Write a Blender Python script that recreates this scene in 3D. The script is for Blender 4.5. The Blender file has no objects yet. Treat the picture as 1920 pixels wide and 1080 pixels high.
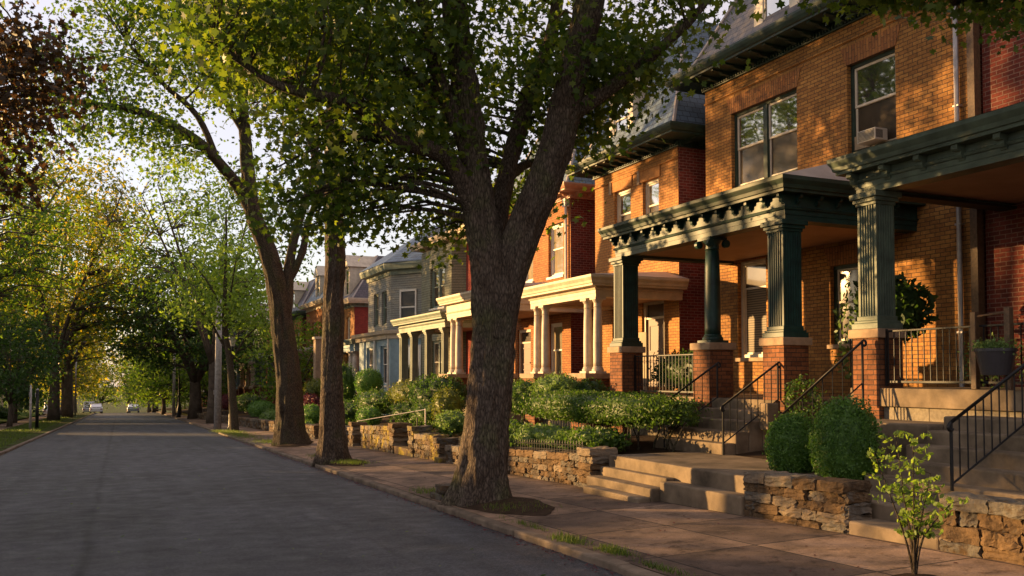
import bpy, math, random
import numpy as np
from mathutils import Vector, noise as mnoise
R=math.radians
random.seed(7); rng=np.random.default_rng(7)
# ---------------------------------------------------------------- camera, sky, sun
scn=bpy.context.scene
cam=bpy.data.cameras.new('camera'); camo=bpy.data.objects.new('camera',cam); scn.collection.objects.link(camo)
camo.location=(0,0,1.65); camo.rotation_euler=(R(92.2),0,-math.atan(760/1700))
cam.sensor_width=36; cam.lens=1700/1920*36; cam.shift_y=99.7/1920; cam.clip_end=3000; cam.clip_start=.1
scn.camera=camo
SUN_AZ=R(46); SUN_EL=R(7)          # left of the street direction, above the horizon
w=bpy.data.worlds.new('World'); scn.world=w; w.use_nodes=True
nt=w.node_tree; nt.nodes.clear()
sky=nt.nodes.new('ShaderNodeTexSky'); sky.sky_type='NISHITA'; sky.sun_disc=False
sky.sun_elevation=SUN_EL; sky.sun_rotation=-SUN_AZ; sky.dust_density=1.0; sky.air_density=1.0; sky.ozone_density=3.0
bg=nt.nodes.new('ShaderNodeBackground'); bg.inputs[1].default_value=.15
wo=nt.nodes.new('ShaderNodeOutputWorld'); hz=nt.nodes.new('ShaderNodeMix'); hz.data_type='RGBA'; hz.inputs[0].default_value=.62; hz.inputs[7].default_value=(2.75,2.2,1.95,1)   # thin bright high cloud
nt.links.new(sky.outputs[0],hz.inputs[6]); nt.links.new(hz.outputs[2],bg.inputs[0]); nt.links.new(bg.outputs[0],wo.inputs[0])
sl=bpy.data.lights.new('sun','SUN'); sl.energy=5; sl.angle=R(.6); sl.color=(1,.60,.23)
so=bpy.data.objects.new('sun',sl); scn.collection.objects.link(so)
sv=Vector((-math.sin(SUN_AZ)*math.cos(SUN_EL),math.cos(SUN_AZ)*math.cos(SUN_EL),math.sin(SUN_EL)))
so.rotation_euler=sv.to_track_quat('Z','Y').to_euler(); so.location=(-30,40,30)
scn.view_settings.view_transform='Standard'; scn.view_settings.look='None'; scn.view_settings.exposure=1.5; scn.view_settings.gamma=1
scn.cycles.max_bounces=6; scn.cycles.transparent_max_bounces=4
C=scn.collection
# ---------------------------------------------------------------- materials
class N:
    def __init__(s,name):
        s.m=bpy.data.materials.new(name); s.m.use_nodes=True; s.t=s.m.node_tree; s.t.nodes.clear()
        s.out=s.n('ShaderNodeOutputMaterial')
    def n(s,ty,**k):
        o=s.t.nodes.new(ty)
        for a,b in k.items(): setattr(o,a,b)
        return o
    def l(s,a,b): s.t.links.new(a,b)
    def pos(s,scale=None):
        g=s.n('ShaderNodeNewGeometry')
        if scale is None: return g.outputs['Position']
        v=s.n('ShaderNodeVectorMath',operation='MULTIPLY'); s.l(g.outputs['Position'],v.inputs[0]); v.inputs[1].default_value=scale
        return v.outputs[0]
    def noise(s,sc,vec=None,det=4,rough=.6):
        o=s.n('ShaderNodeTexNoise'); o.inputs['Scale'].default_value=sc; o.inputs['Detail'].default_value=det; o.inputs['Roughness'].default_value=rough
        s.l(vec if vec is not None else s.pos(),o.inputs['Vector']); return o.outputs['Fac']
    def ramp(s,fac,stops):
        o=s.n('ShaderNodeValToRGB'); e=o.color_ramp.elements
        while len(e)<len(stops): e.new(.5)
        for i,(p,c) in enumerate(stops): e[i].position=p; e[i].color=(*c,1) if len(c)==3 else c
        s.l(fac,o.inputs[0]); return o.outputs[0]
    def mix(s,fac,a,b,mode='MIX'):
        o=s.n('ShaderNodeMix',data_type='RGBA',blend_type=mode)
        for i,v in ((0,fac),(6,a),(7,b)):
            if isinstance(v,(int,float)): o.inputs[i].default_value=v
            elif isinstance(v,tuple): o.inputs[i].default_value=(*v,1)
            else: s.l(v,o.inputs[i])
        return o.outputs[2]
    def math(s,op,a,b=0.):
        o=s.n('ShaderNodeMath',operation=op)
        for i,v in enumerate((a,b)):
            if isinstance(v,(int,float)): o.inputs[i].default_value=v
            else: s.l(v,o.inputs[i])
        return o.outputs[0]
    def bump(s,h,st,dist=.01):
        o=s.n('ShaderNodeBump'); o.inputs['Strength'].default_value=st; o.inputs['Distance'].default_value=dist; s.l(h,o.inputs['Height']); return o.outputs[0]
    def bsdf(s,col,rough=.7,bump=None,spec=.4,metal=0,ior=None):
        o=s.n('ShaderNodeBsdfPrincipled')
        for k,v in (('Base Color',col),('Roughness',rough)):
            if isinstance(v,tuple): o.inputs[k].default_value=(*v,1)
            elif isinstance(v,(int,float)): o.inputs[k].default_value=v
            else: s.l(v,o.inputs[k])
        o.inputs['Specular IOR Level'].default_value=spec; o.inputs['Metallic'].default_value=metal
        if ior: o.inputs['IOR'].default_value=ior
        if bump is not None: s.l(bump,o.inputs['Normal'])
        s.l(o.outputs[0],s.out.inputs[0]); return o
    def wallvec(s,vert=False,su=1,sv=1):
        g=s.n('ShaderNodeNewGeometry'); p=s.n('ShaderNodeSeparateXYZ'); n=s.n('ShaderNodeSeparateXYZ')
        s.l(g.outputs['Position'],p.inputs[0]); s.l(g.outputs['True Normal'],n.inputs[0])
        ax=s.math('ABSOLUTE',n.outputs[0]); ay=s.math('ABSOLUTE',n.outputs[1]); f=s.math('GREATER_THAN',ax,ay)
        a=s.math('MULTIPLY',p.outputs[1],f); b=s.math('MULTIPLY',p.outputs[0],s.math('SUBTRACT',1.,f)); u=s.math('ADD',a,b)
        # horizontal faces use X,Y
        c=s.n('ShaderNodeCombineXYZ')
        if vert: s.l(p.outputs[2],c.inputs[0]); s.l(u,c.inputs[1])
        else: s.l(u,c.inputs[0]); s.l(p.outputs[2],c.inputs[1])
        return c.outputs[0]
def plain(name,c,rough=.6,var=.25,sc=3,bump=.15,spec=.4,metal=0,bsc=40):
    s=N(name); d=tuple(x*(1-var) for x in c); e=tuple(min(1,x*(1+var)) for x in c)
    f=s.noise(sc,det=6); col=s.ramp(f,[(.3,d),(.7,e)])
    s.bsdf(col,rough,s.bump(s.noise(bsc),bump,.004) if bump else None,spec,metal); return s.m
def brick(name,c1,c2,mort,vert=False,bw=.215,rh=.076,ms=.007,var=.5):
    s=N(name); v=s.wallvec(vert)
    dn=s.n('ShaderNodeTexNoise'); dn.inputs['Scale'].default_value=9; s.l(s.pos(),dn.inputs['Vector'])
    vm=s.n('ShaderNodeVectorMath',operation='SCALE'); s.l(dn.outputs['Color'],vm.inputs[0]); vm.inputs['Scale'].default_value=.008
    va=s.n('ShaderNodeVectorMath',operation='ADD'); s.l(v,va.inputs[0]); s.l(vm.outputs[0],va.inputs[1])
    b=s.n('ShaderNodeTexBrick'); s.l(va.outputs[0],b.inputs['Vector'])
    b.inputs['Color1'].default_value=(*c1,1); b.inputs['Color2'].default_value=(*c2,1); b.inputs['Mortar'].default_value=(*mort,1)
    b.inputs['Scale'].default_value=1; b.inputs['Brick Width'].default_value=bw; b.inputs['Row Height'].default_value=rh
    b.inputs['Mortar Size'].default_value=ms; b.inputs['Mortar Smooth'].default_value=.3; b.inputs['Bias'].default_value=0
    n1=s.noise(.9,det=6); n2=s.noise(22,det=5)
    k=s.ramp(n1,[(.3,(1-var,)*3),(.7,(1.12,)*3)]); k2=s.ramp(n2,[(.3,(.72,)*3),(.7,(1.15,)*3)])
    col=s.mix(1,s.mix(1,b.outputs['Color'],k,'MULTIPLY'),k2,'MULTIPLY')
    h=s.math('SUBTRACT',s.math('MULTIPLY',n2,.5),b.outputs['Fac'])
    s.bsdf(col,.85,s.bump(h,.9,.012),.25); return s.m
M={}
M['brickO']=brick('orange_brick',(.45,.215,.058),(.30,.13,.036),(.10,.06,.035),var=.4)
M['brickOv']=brick('orange_soldier_brick',(.38,.165,.055),(.27,.105,.038),(.09,.06,.04),True,.30,.076,.006,.3)
M['brickC']=brick('tan_orange_brick',(.46,.215,.066),(.37,.16,.048),(.15,.08,.04),var=.25)
M['brickCv']=brick('tan_soldier_brick',(.45,.2,.066),(.40,.175,.055),(.22,.11,.05),True,.30,.076,.004,.2)
M['brickR']=brick('red_brick',(.22,.045,.028),(.12,.026,.018),(.27,.15,.11),var=.35,ms=.009)
M['brickRb']=brick('bright_red_brick',(.30,.045,.03),(.22,.032,.022),(.13,.05,.04),var=.2)
M['brickD']=brick('rust_brick',(.42,.17,.055),(.32,.12,.04),(.12,.06,.04),var=.3)
M['brickP']=brick('pier_brick',(.26,.10,.04),(.15,.055,.024),(.06,.04,.03),var=.4)
M['clap']=brick('grey_clapboard',(.24,.235,.16),(.21,.205,.14),(.04,.04,.03),bw=8,rh=.11,ms=.008,var=.35)
M['clapW']=brick('pale_clapboard',(.33,.32,.28),(.29,.285,.25),(.09,.08,.06),bw=8,rh=.11,ms=.008,var=.35)
M['concblk']=brick('foundation_block',(.25,.21,.15),(.2,.165,.12),(.07,.055,.04),bw=.62,rh=.3,ms=.008,var=.4)
def slate(name,c1,c2):
    s=N(name); v=s.wallvec()
    b=s.n('ShaderNodeTexBrick'); s.l(v,b.inputs['Vector'])
    b.inputs['Color1'].default_value=(*c1,1); b.inputs['Color2'].default_value=(*c2,1); b.inputs['Mortar'].default_value=(.012,.012,.015,1)
    b.inputs['Scale'].default_value=1; b.inputs['Brick Width'].default_value=.24; b.inputs['Row Height'].default_value=.15; b.inputs['Mortar Size'].default_value=.008
    k=s.ramp(s.noise(1.5,det=6),[(.3,(.65,)*3),(.7,(1.2,)*3)])
    s.bsdf(s.mix(1,b.outputs['Color'],k,'MULTIPLY'),.5,s.bump(s.math('SUBTRACT',0.,b.outputs['Fac']),.8,.012),.45); return s.m
M['slate']=slate('grey_slate',(.115,.10,.095),(.065,.06,.062)); M['slateB']=slate('blue_slate',(.12,.17,.22),(.075,.11,.15)); M['slateP']=slate('violet_slate',(.10,.075,.085),(.07,.055,.06))
M['green']=plain('dark_green_paint',(.014,.030,.019),.55,.6,4,.3)
M['teal']=plain('teal_green_paint',(.008,.032,.026),.5,.55,4,.3)
M['sage']=plain('sage_green_paint',(.075,.10,.072),.55,.45,3,.3)
M['cream']=plain('cream_paint',(.50,.40,.29),.55,.2,4,.12)
M['terra']=plain('terracotta_paint',(.46,.24,.15),.55,.2,4,.12)
M['white']=plain('white_paint',(.62,.57,.50),.5,.12,4,.08)
M['sash']=plain('cream_sash_paint',(.55,.46,.34),.45,.15,6,.08)
M['greyp']=plain('grey_green_paint',(.16,.19,.15),.5,.25,4,.12)
M['blue']=plain('light_blue_paint',(.22,.31,.36),.5,.15,4,.08)
M['colst']=plain('pale_column_paint',(.46,.385,.31),.6,.18,5,.15)
M['ceil']=plain('tan_ceiling_paint',(.30,.19,.13),.7,.2,1.5,.1)
M['dark']=plain('dark_interior',(.012,.010,.009),.8,.3,3,0)
M['metalroof']=plain('weathered_metal_roof',(.34,.28,.24),.5,.25,1.5,.1,.5)
M['iron']=plain('black_iron',(.010,.009,.009),.5,.4,20,.25,.3,0)
M['rusty']=plain('brown_weathered_post',(.10,.055,.028),.6,.4,20,.2)
M['galv']=plain('galvanised_pipe',(.36,.33,.33),.4,.2,6,.05,.5,.5)
M['stonecap']=plain('stone_cap',(.30,.20,.125),.8,.3,5,.5)
M['blind']=plain('tan_blind',(.28,.21,.13),.7,.3,2,.1)
M['door']=plain('brown_door',(.09,.035,.02),.5,.3,3,.1)
M['plasticw']=plain('white_plastic',(.36,.32,.26),.5,.08,4,.03)
M['pot']=plain('dark_plastic_pot',(.04,.035,.038),.45,.15,6,.05)
M['soil']=plain('garden_soil',(.045,.028,.017),.95,.4,6,.8,.1,0,25)
M['wood']=plain('grey_pole_wood',(.34,.31,.28),.8,.3,8,.5,.2)
M['carW']=plain('white_car_paint',(.6,.6,.62),.25,.03,2,0,.6); M['carS']=plain('silver_car_paint',(.3,.32,.35),.25,.05,2,0,.6,.4)
M['rubber']=plain('tyre_rubber',(.02,.02,.02),.8,.1,5,.1)
M['lampglass']=plain('frosted_lamp_glass',(.55,.5,.42),.3,.08,5,0,.5)
def glassm(name,base,gl,rough=.03):
    s=N(name); col=s.ramp(s.noise(1.3,det=3),[(.35,tuple(x*.5 for x in base)),(.7,base)])
    p=s.bsdf(col,.6,None,.1); g=s.n('ShaderNodeBsdfGlossy'); g.inputs['Roughness'].default_value=rough; g.inputs['Color'].default_value=(.92,.92,.95,1)
    s.l(s.bump(s.noise(1.1,det=1),.25,.02),g.inputs['Normal'])
    f=s.n('ShaderNodeFresnel'); f.inputs[0].default_value=1.5
    m=s.n('ShaderNodeMixShader'); s.l(s.math('ADD',f.outputs[0],gl),m.inputs[0]); s.l(p.outputs[0],m.inputs[1]); s.l(g.outputs[0],m.inputs[2]); s.l(m.outputs[0],s.out.inputs[0]); return s.m
M['glass']=glassm('window_glass',(.035,.030,.022),.38); M['glassd']=glassm('screened_glass',(.06,.04,.026),.0,.08); M['glassc']=glassm('curtained_glass',(.30,.22,.12),.12,.05)
M['screen']=plain('dark_screened_pane',(.03,.028,.026),.4,.4,4,0,.3)
def blindm():
    s=N('slatted_blind_glass'); z=s.n('ShaderNodeSeparateXYZ'); s.l(s.pos(),z.inputs[0])
    f=s.math('FRACT',s.math('MULTIPLY',z.outputs[2],18.)); col=s.ramp(f,[(.2,(.03,.022,.014)),(.45,(.17,.125,.075))]); s.bsdf(col,.5,None,.15); return s.m
M['blindg']=blindm()
def bark(name,c,sc=1.):
    s=N(name); v=s.pos((26*sc,26*sc,7.5*sc)); vo=s.n('ShaderNodeTexVoronoi',feature='DISTANCE_TO_EDGE'); 
    nd=s.n('ShaderNodeTexNoise'); nd.inputs['Scale'].default_value=.8; nd.inputs['Detail'].default_value=6; s.l(v,nd.inputs['Vector'])
    va=s.n('ShaderNodeVectorMath',operation='ADD'); s.l(v,va.inputs[0]); s.l(nd.outputs['Color'],va.inputs[1]); s.l(va.outputs[0],vo.inputs['Vector']); vo.inputs['Scale'].default_value=1
    h=s.math('ADD',s.math('MINIMUM',vo.outputs['Distance'],.35),s.math('MULTIPLY',s.noise(2.2,v,6,.7),.8))
    cr=s.ramp(h,[(.28,tuple(x*.12 for x in c)),(.5,tuple(x*.6 for x in c)),(.85,tuple(x*1.25 for x in c))]); lich=s.ramp(s.noise(1.7,det=6),[(.3,(.6,.55,.5)),(.5,(1,1,1)),(.72,(.72,.95,.55))])  # furrow shade painted in: low bark coloured darker to back up the bump
    s.bsdf(s.mix(1,cr,lich,'MULTIPLY'),.9,s.bump(h,1.,.05),.15); return s.m
M['bark']=bark('brown_bark',(.17,.128,.098)); M['bark2']=bark('grey_brown_bark',(.13,.10,.07),1.3); M['barkf']=plain('distant_bark',(.085,.065,.048),.9,.4,3,.5,.1)
def leafm(name,a,b,tr,trf=.45,c=None):
    s=N(name); g=s.n('ShaderNodeNewGeometry'); r=g.outputs['Random Per Island']
    big=s.noise(.45,det=3); f=s.math('ADD',s.math('MULTIPLY',r,.6),s.math('MULTIPLY',big,.5))
    col=s.ramp(f,[(.25,a),(.75,b)] if c is None else [(.2,a),(.65,b),(.92,c)])
    p=s.bsdf(col,.5,None,.35); t=s.n('ShaderNodeBsdfTranslucent'); s.l(s.mix(1,col,tr,'MULTIPLY'),t.inputs[0])
    m=s.n('ShaderNodeMixShader'); m.inputs[0].default_value=trf; s.l(p.outputs[0],m.inputs[1]); s.l(t.outputs[0],m.inputs[2]); s.l(m.outputs[0],s.out.inputs[0]); return s.m
M['leafA']=leafm('maple_leaf',(.024,.055,.010),(.075,.115,.018),(2.4,2.3,.9),.5,(.13,.155,.02))
M['leafB']=leafm('yellow_green_leaf',(.028,.068,.010),(.085,.145,.02),(2.3,2.2,.8),.55,(.15,.19,.025))
M['leafL']=leafm('lime_leaf',(.09,.15,.02),(.21,.29,.05),(2.0,2.0,1.0),.5)
M['leafG']=leafm('golden_backlit_leaf',(.03,.072,.010),(.12,.155,.02),(2.5,2.0,.6),.56,(.32,.26,.025))  # backlight gold painted into some of the leaf colours
M['leafC']=leafm('copper_leaf',(.024,.018,.009),(.062,.036,.014),(1.7,1.4,.9),.4)
M['leafD']=leafm('dark_green_leaf',(.018,.042,.012),(.05,.095,.022),(2.0,2.1,1.0),.45)
M['box']=leafm('boxwood_leaf',(.02,.06,.012),(.11,.21,.04),(1.6,1.8,1.),.35,(.12,.20,.03))
M['hedge']=leafm('hedge_leaf',(.022,.05,.010),(.07,.13,.02),(1.8,1.9,1.),.35,(.12,.18,.025))
M['pale']=leafm('pale_garden_leaf',(.07,.12,.03),(.17,.25,.07),(1.6,1.7,1.),.35)
M['redl']=leafm('red_shrub_leaf',(.05,.012,.015),(.13,.025,.03),(1.6,1.2,1.2),.35)
M['yell']=leafm('yellow_shrub_leaf',(.07,.10,.015),(.14,.16,.025),(1.6,1.5,.8),.4)
M['grass']=leafm('grass_blade',(.04,.075,.012),(.12,.17,.025),(1.8,1.8,1.),.4)
# asphalt
s=N('asphalt'); p=s.pos(); n1=s.math('ADD',s.math('MULTIPLY',s.noise(150,det=2),.45),s.math('MULTIPLY',s.noise(34,det=4,rough=.8),.55)); n2=s.noise(.4,det=6,rough=.65); n3=s.noise(1.,s.pos((2.2,.10,1)),5)
col=s.ramp(n1,[(.35,(.011,.011,.013)),(.5,(.040,.041,.047)),(.64,(.14,.14,.15))])
col=s.mix(1,col,s.ramp(n2,[(.3,(.62,.61,.6)),(.7,(1.2,1.2,1.25))]),'MULTIPLY'); col=s.mix(1,col,s.ramp(n3,[(.35,(.72,)*3),(.65,(1.18,)*3)]),'MULTIPLY')
sp=s.n('ShaderNodeSeparateXYZ'); s.l(p,sp.inputs[0]); wv=s.math('MULTIPLY',s.noise(.5,s.pos((0,1,0)),6),.30)
for x0,wd,dk in ((-.17,.06,.38),(2.9,.03,.7)):
    dx=s.math('ABSOLUTE',s.math('ADD',s.math('SUBTRACT',s.math('ADD',sp.outputs[0],wv),s.math('MULTIPLY',sp.outputs[1],.012)),-x0))
    dx=s.math('ADD',dx,s.math('MULTIPLY',s.noise(6,det=4),wd*1.4)); col=s.mix(1,col,s.ramp(dx,[(wd*.6,(dk,)*3),(wd*2.2,(1,)*3)]),'MULTIPLY')
s.bsdf(col,s.ramp(s.noise(3.,det=4),[(.3,(.55,)*3),(.7,(.8,)*3)]),s.bump(n1,.9,.012),.45); M['asphalt']=s.m
# paving slabs
s=N('paving_slabs'); sp=s.n('ShaderNodeSeparateXYZ'); s.l(s.pos(),sp.inputs[0]); cb=s.n('ShaderNodeCombineXYZ')
s.l(s.math('ADD',sp.outputs[0],-4.93),cb.inputs[0]); s.l(s.math('ADD',sp.outputs[1],.55),cb.inputs[1])
b=s.n('ShaderNodeTexBrick'); b.offset=0; s.l(cb.outputs[0],b.inputs['Vector']); b.inputs['Scale'].default_value=1; b.inputs['Brick Width'].default_value=1.18; b.inputs['Row Height'].default_value=1.62; b.inputs['Mortar Size'].default_value=.012
b.inputs['Color1'].default_value=(.31,.20,.13,1); b.inputs['Color2'].default_value=(.085,.056,.042,1); b.inputs['Mortar'].default_value=(.03,.022,.018,1); b.inputs['Bias'].default_value=-.1
k=s.ramp(s.noise(1.6,det=8,rough=.65),[(.33,(.42,)*3),(.67,(1.3,)*3)]); k2=s.ramp(s.noise(60,det=4),[(.3,(.75,)*3),(.7,(1.15,)*3)])
st=s.ramp(s.noise(4.5,det=7,rough=.7),[(.54,(1,)*3),(.64,(.45,.42,.38))])
s.bsdf(s.mix(1,s.mix(1,s.mix(1,b.outputs['Color'],k,'MULTIPLY'),k2,'MULTIPLY'),st,'MULTIPLY'),.85,s.bump(s.math('SUBTRACT',s.math('MULTIPLY',s.noise(30,det=6),.6),b.outputs['Fac']),.7,.012),.3); M['paving']=s.m
def stone(name,a,b,c,yl=None):
    s=N(name); g=s.n('ShaderNodeNewGeometry'); n=s.noise(7,det=8,rough=.7)
    f=s.math('ADD',s.math('MULTIPLY',g.outputs['Random Per Island'],.45),s.math('MULTIPLY',n,.6))
    col=s.ramp(f,[(.22,a),(.42,b),(.5,tuple(x*.55 for x in b)),(.62,(b[0]*.8,b[0]*.72,b[0]*.6)),(.85,c)])
    if yl: col=s.mix(s.ramp(s.noise(2.3,det=6,rough=.7),[(.5,(0,0,0)),(.62,(1,1,1))]),col,yl)
    s.bsdf(col,.9,s.bump(s.noise(16,det=8,rough=.7),1.,.03),.2); return s.m
M['stone']=stone('rough_wall_stone',(.045,.030,.018),(.16,.10,.052),(.29,.20,.12)); M['stoneY']=stone('lichened_wall_stone',(.05,.036,.024),(.15,.10,.06),(.27,.19,.12),(.30,.22,.03))
M['step']=plain('worn_step_concrete',(.165,.122,.08),.85,.55,2.2,.8,.25,0,18); M['kerb']=plain('kerb_stone',(.15,.112,.08),.85,.5,3,.9,.25,0,22)
s=N('lawn_ground'); n=s.noise(1.3,det=6); s.bsdf(s.ramp(n,[(.38,(.05,.033,.018)),(.5,(.05,.07,.016)),(.7,(.09,.13,.03))]),.95,s.bump(s.noise(40,det=6),1.,.05),.1); M['lawn']=s.m
s=N('lush_lawn'); n=s.noise(2.5,det=6); s.bsdf(s.ramp(n,[(.35,(.05,.09,.015)),(.7,(.12,.19,.03))]),.95,s.bump(s.noise(60,det=6),1.,.05),.1); M['lush']=s.m
# ---------------------------------------------------------------- mesh helpers
class MB:
    def __init__(s): s.v=[]; s.f=[]; s.m=[]; s.mi=0
    def add(s,vs,fs):
        o=len(s.v); s.v+= [tuple(map(float,p)) for p in vs]
        for f in fs: s.f.append(tuple(i+o for i in f)); s.m.append(s.mi)
        return s
    def box(s,x0,x1,y0,y1,z0,z1):
        return s.add([(x0,y0,z0),(x1,y0,z0),(x1,y1,z0),(x0,y1,z0),(x0,y0,z1),(x1,y0,z1),(x1,y1,z1),(x0,y1,z1)],
            [(0,3,2,1),(4,5,6,7),(0,1,5,4),(1,2,6,5),(2,3,7,6),(3,0,4,7)])
    def quad(s,*p): return s.add(p,[tuple(range(len(p)))])
    def tube(s,pts,rad,n=8,cap=True,wob=0,flare=None,rough=0):
        pts=[Vector(p) for p in pts]; L=len(pts); rings=[]
        t0=(pts[1]-pts[0]).normalized(); a=t0.orthogonal().normalized()
        if abs(t0.z)>.9: a=Vector((1,0,0)); a=(a-t0*a.dot(t0)).normalized()
        for i,p in enumerate(pts):
            t=(pts[min(i+1,L-1)]-pts[max(i-1,0)]).normalized(); a=(a-t*a.dot(t)).normalized(); b=t.cross(a)
            r=rad[i] if hasattr(rad,'__len__') else rad; ring=[]
            for k in range(n):
                th=2*math.pi*k/n; rr=r
                if wob: rr*=1+wob*(math.sin(3*th+p.z*1.7)+.6*math.sin(7*th+p.z*.9+1)+.5*math.sin(11*th-p.z*2.3)) 
                if flare: rr+=flare(th,p)
                if rough:
                    dx,dy=math.cos(th)*r,math.sin(th)*r
                    q_=Vector((dx*8.5+p.x*.5,dy*8.5,p.z*1.5)); v1=mnoise.noise(q_); q2=Vector((dx*20,dy*20+5,p.z*4.)); v2=mnoise.noise(q2)
                    rr+=rough*(1-2.6*abs(v1))+rough*.45*(1-2.5*abs(v2))
                ring.append(p+(a*math.cos(th)+b*math.sin(th))*rr)
            rings.append(ring)
        vs=[v for r_ in rings for v in r_]; fs=[]
        for i in range(L-1):
            for k in range(n): fs.append((i*n+k,i*n+(k+1)%n,(i+1)*n+(k+1)%n,(i+1)*n+k))
        if cap: fs+= [tuple(range(n-1,-1,-1)),tuple(range((L-1)*n,L*n))]
        return s.add(vs,fs)
    def lathe(s,cx,cy,prof,n=16,flute=0):
        vs=[];
        for r,z in prof:
            for k in range(n):
                th=2*math.pi*k/n; vs.append((cx+r*math.cos(th),cy+r*math.sin(th),z))
        fs=[(i*n+k,i*n+(k+1)%n,(i+1)*n+(k+1)%n,(i+1)*n+k) for i in range(len(prof)-1) for k in range(n)]
        fs+= [tuple(range(n-1,-1,-1)),tuple(range((len(prof)-1)*n,len(prof)*n))]
        return s.add(vs,fs)
    def sweep(s,path,prof):
        P=[Vector((a,b)) for a,b in path]; n=len(P); k=len(prof); vs=[]
        for i,p in enumerate(P):
            ds=[]
            if i>0: ds.append((P[i]-P[i-1]).normalized())
            if i<n-1: ds.append((P[i+1]-P[i]).normalized())
            ns=[Vector((d.y,-d.x)) for d in ds]
            m=ns[0] if len(ns)==1 else (ns[0]+ns[1])/(1+ns[0].dot(ns[1]))
            for o,z in prof: vs.append((p.x+m.x*o,p.y+m.y*o,z))
        fs=[(i*k+j,(i+1)*k+j,(i+1)*k+(j+1)%k,i*k+(j+1)%k) for i in range(n-1) for j in range(k)]
        fs+= [tuple(range(k)),tuple(range((n-1)*k+k-1,(n-1)*k-1,-1))]
        return s.add(vs,fs)
    def prism(s,poly,axis,a,b):   # poly in the two other axes, extruded a..b
        def P(u,v,w): return (w,u,v) if axis==0 else ((u,w,v) if axis==1 else (u,v,w))
        n=len(poly); vs=[P(u,v,a) for u,v in poly]+[P(u,v,b) for u,v in poly]
        fs=[(i,(i+1)%n,n+(i+1)%n,n+i) for i in range(n)]+[tuple(range(n-1,-1,-1)),tuple(range(n,2*n))]
        return s.add(vs,fs)
    def build(s,name,mat,parent=None,smooth=False,bevel=0,label=None,kind=None):
        me=bpy.data.meshes.new(name); off=Vector(parent['_o']) if parent is not None and '_o' in parent else Vector((0,0,0))
        me.from_pydata([(v[0]-off.x,v[1]-off.y,v[2]-off.z) for v in s.v],[],s.f)
        for m in (mat if isinstance(mat,list) else [mat]): me.materials.append(m)
        if isinstance(mat,list): me.polygons.foreach_set('material_index',s.m)
        if smooth: me.polygons.foreach_set('use_smooth',[True]*len(me.polygons))
        me.update(); return link(name,me,parent,bevel,label,kind)
ORG={}
def link(name,me,parent,bevel=0,label=None,kind=None):
    o=bpy.data.objects.new(name,me); C.objects.link(o); o['_o']=tuple(parent['_o']) if parent is not None else (0,0,0)
    if parent is not None: o.parent=parent
    if bevel:
        b=o.modifiers.new('bevel','BEVEL'); b.width=bevel; b.segments=2; b.limit_method='ANGLE'; b.harden_normals=False
    if label: o['label']=label
    if kind: o['kind']=kind
    return o
def thing(name,label,cat,loc=(0,0,0),group=None):
    o=bpy.data.objects.new(name,None); C.objects.link(o); o.location=loc; o['_o']=tuple(float(x) for x in loc); o.empty_display_size=.2
    o['label']=label; o['category']=cat
    if group: o['group']=group
    return o
def part_copy(o,dx,dy,dz=0,rot=0):
    c=o.copy(); C.objects.link(c); c.location=(o.location.x+dx,o.location.y+dy,o.location.z+dz)
    if rot: c.rotation_euler=(0,0,rot)
    for ch in o.children:
        g=ch.copy(); C.objects.link(g); g.parent=c
    return c
def copy_tree(o,loc,rotz,sc,label=None,parent=None):
    c=o.copy(); C.objects.link(c)
    if parent is None:
        c.location=loc; c.rotation_euler=(0,0,rotz); c.scale=sc if hasattr(sc,'__len__') else (sc,)*3
        if label: c['label']=label
    else: c.parent=parent
    for ch in o.children: copy_tree(ch,None,0,1,None,c)
    return c
def struct(name,mb,mat,**k): return mb.build(name,mat,None,kind='structure',**k)
def zr(y): return -.0262*y if y<150 else -3.93-.04*(y-150) if y<260 else -8.33
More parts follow.
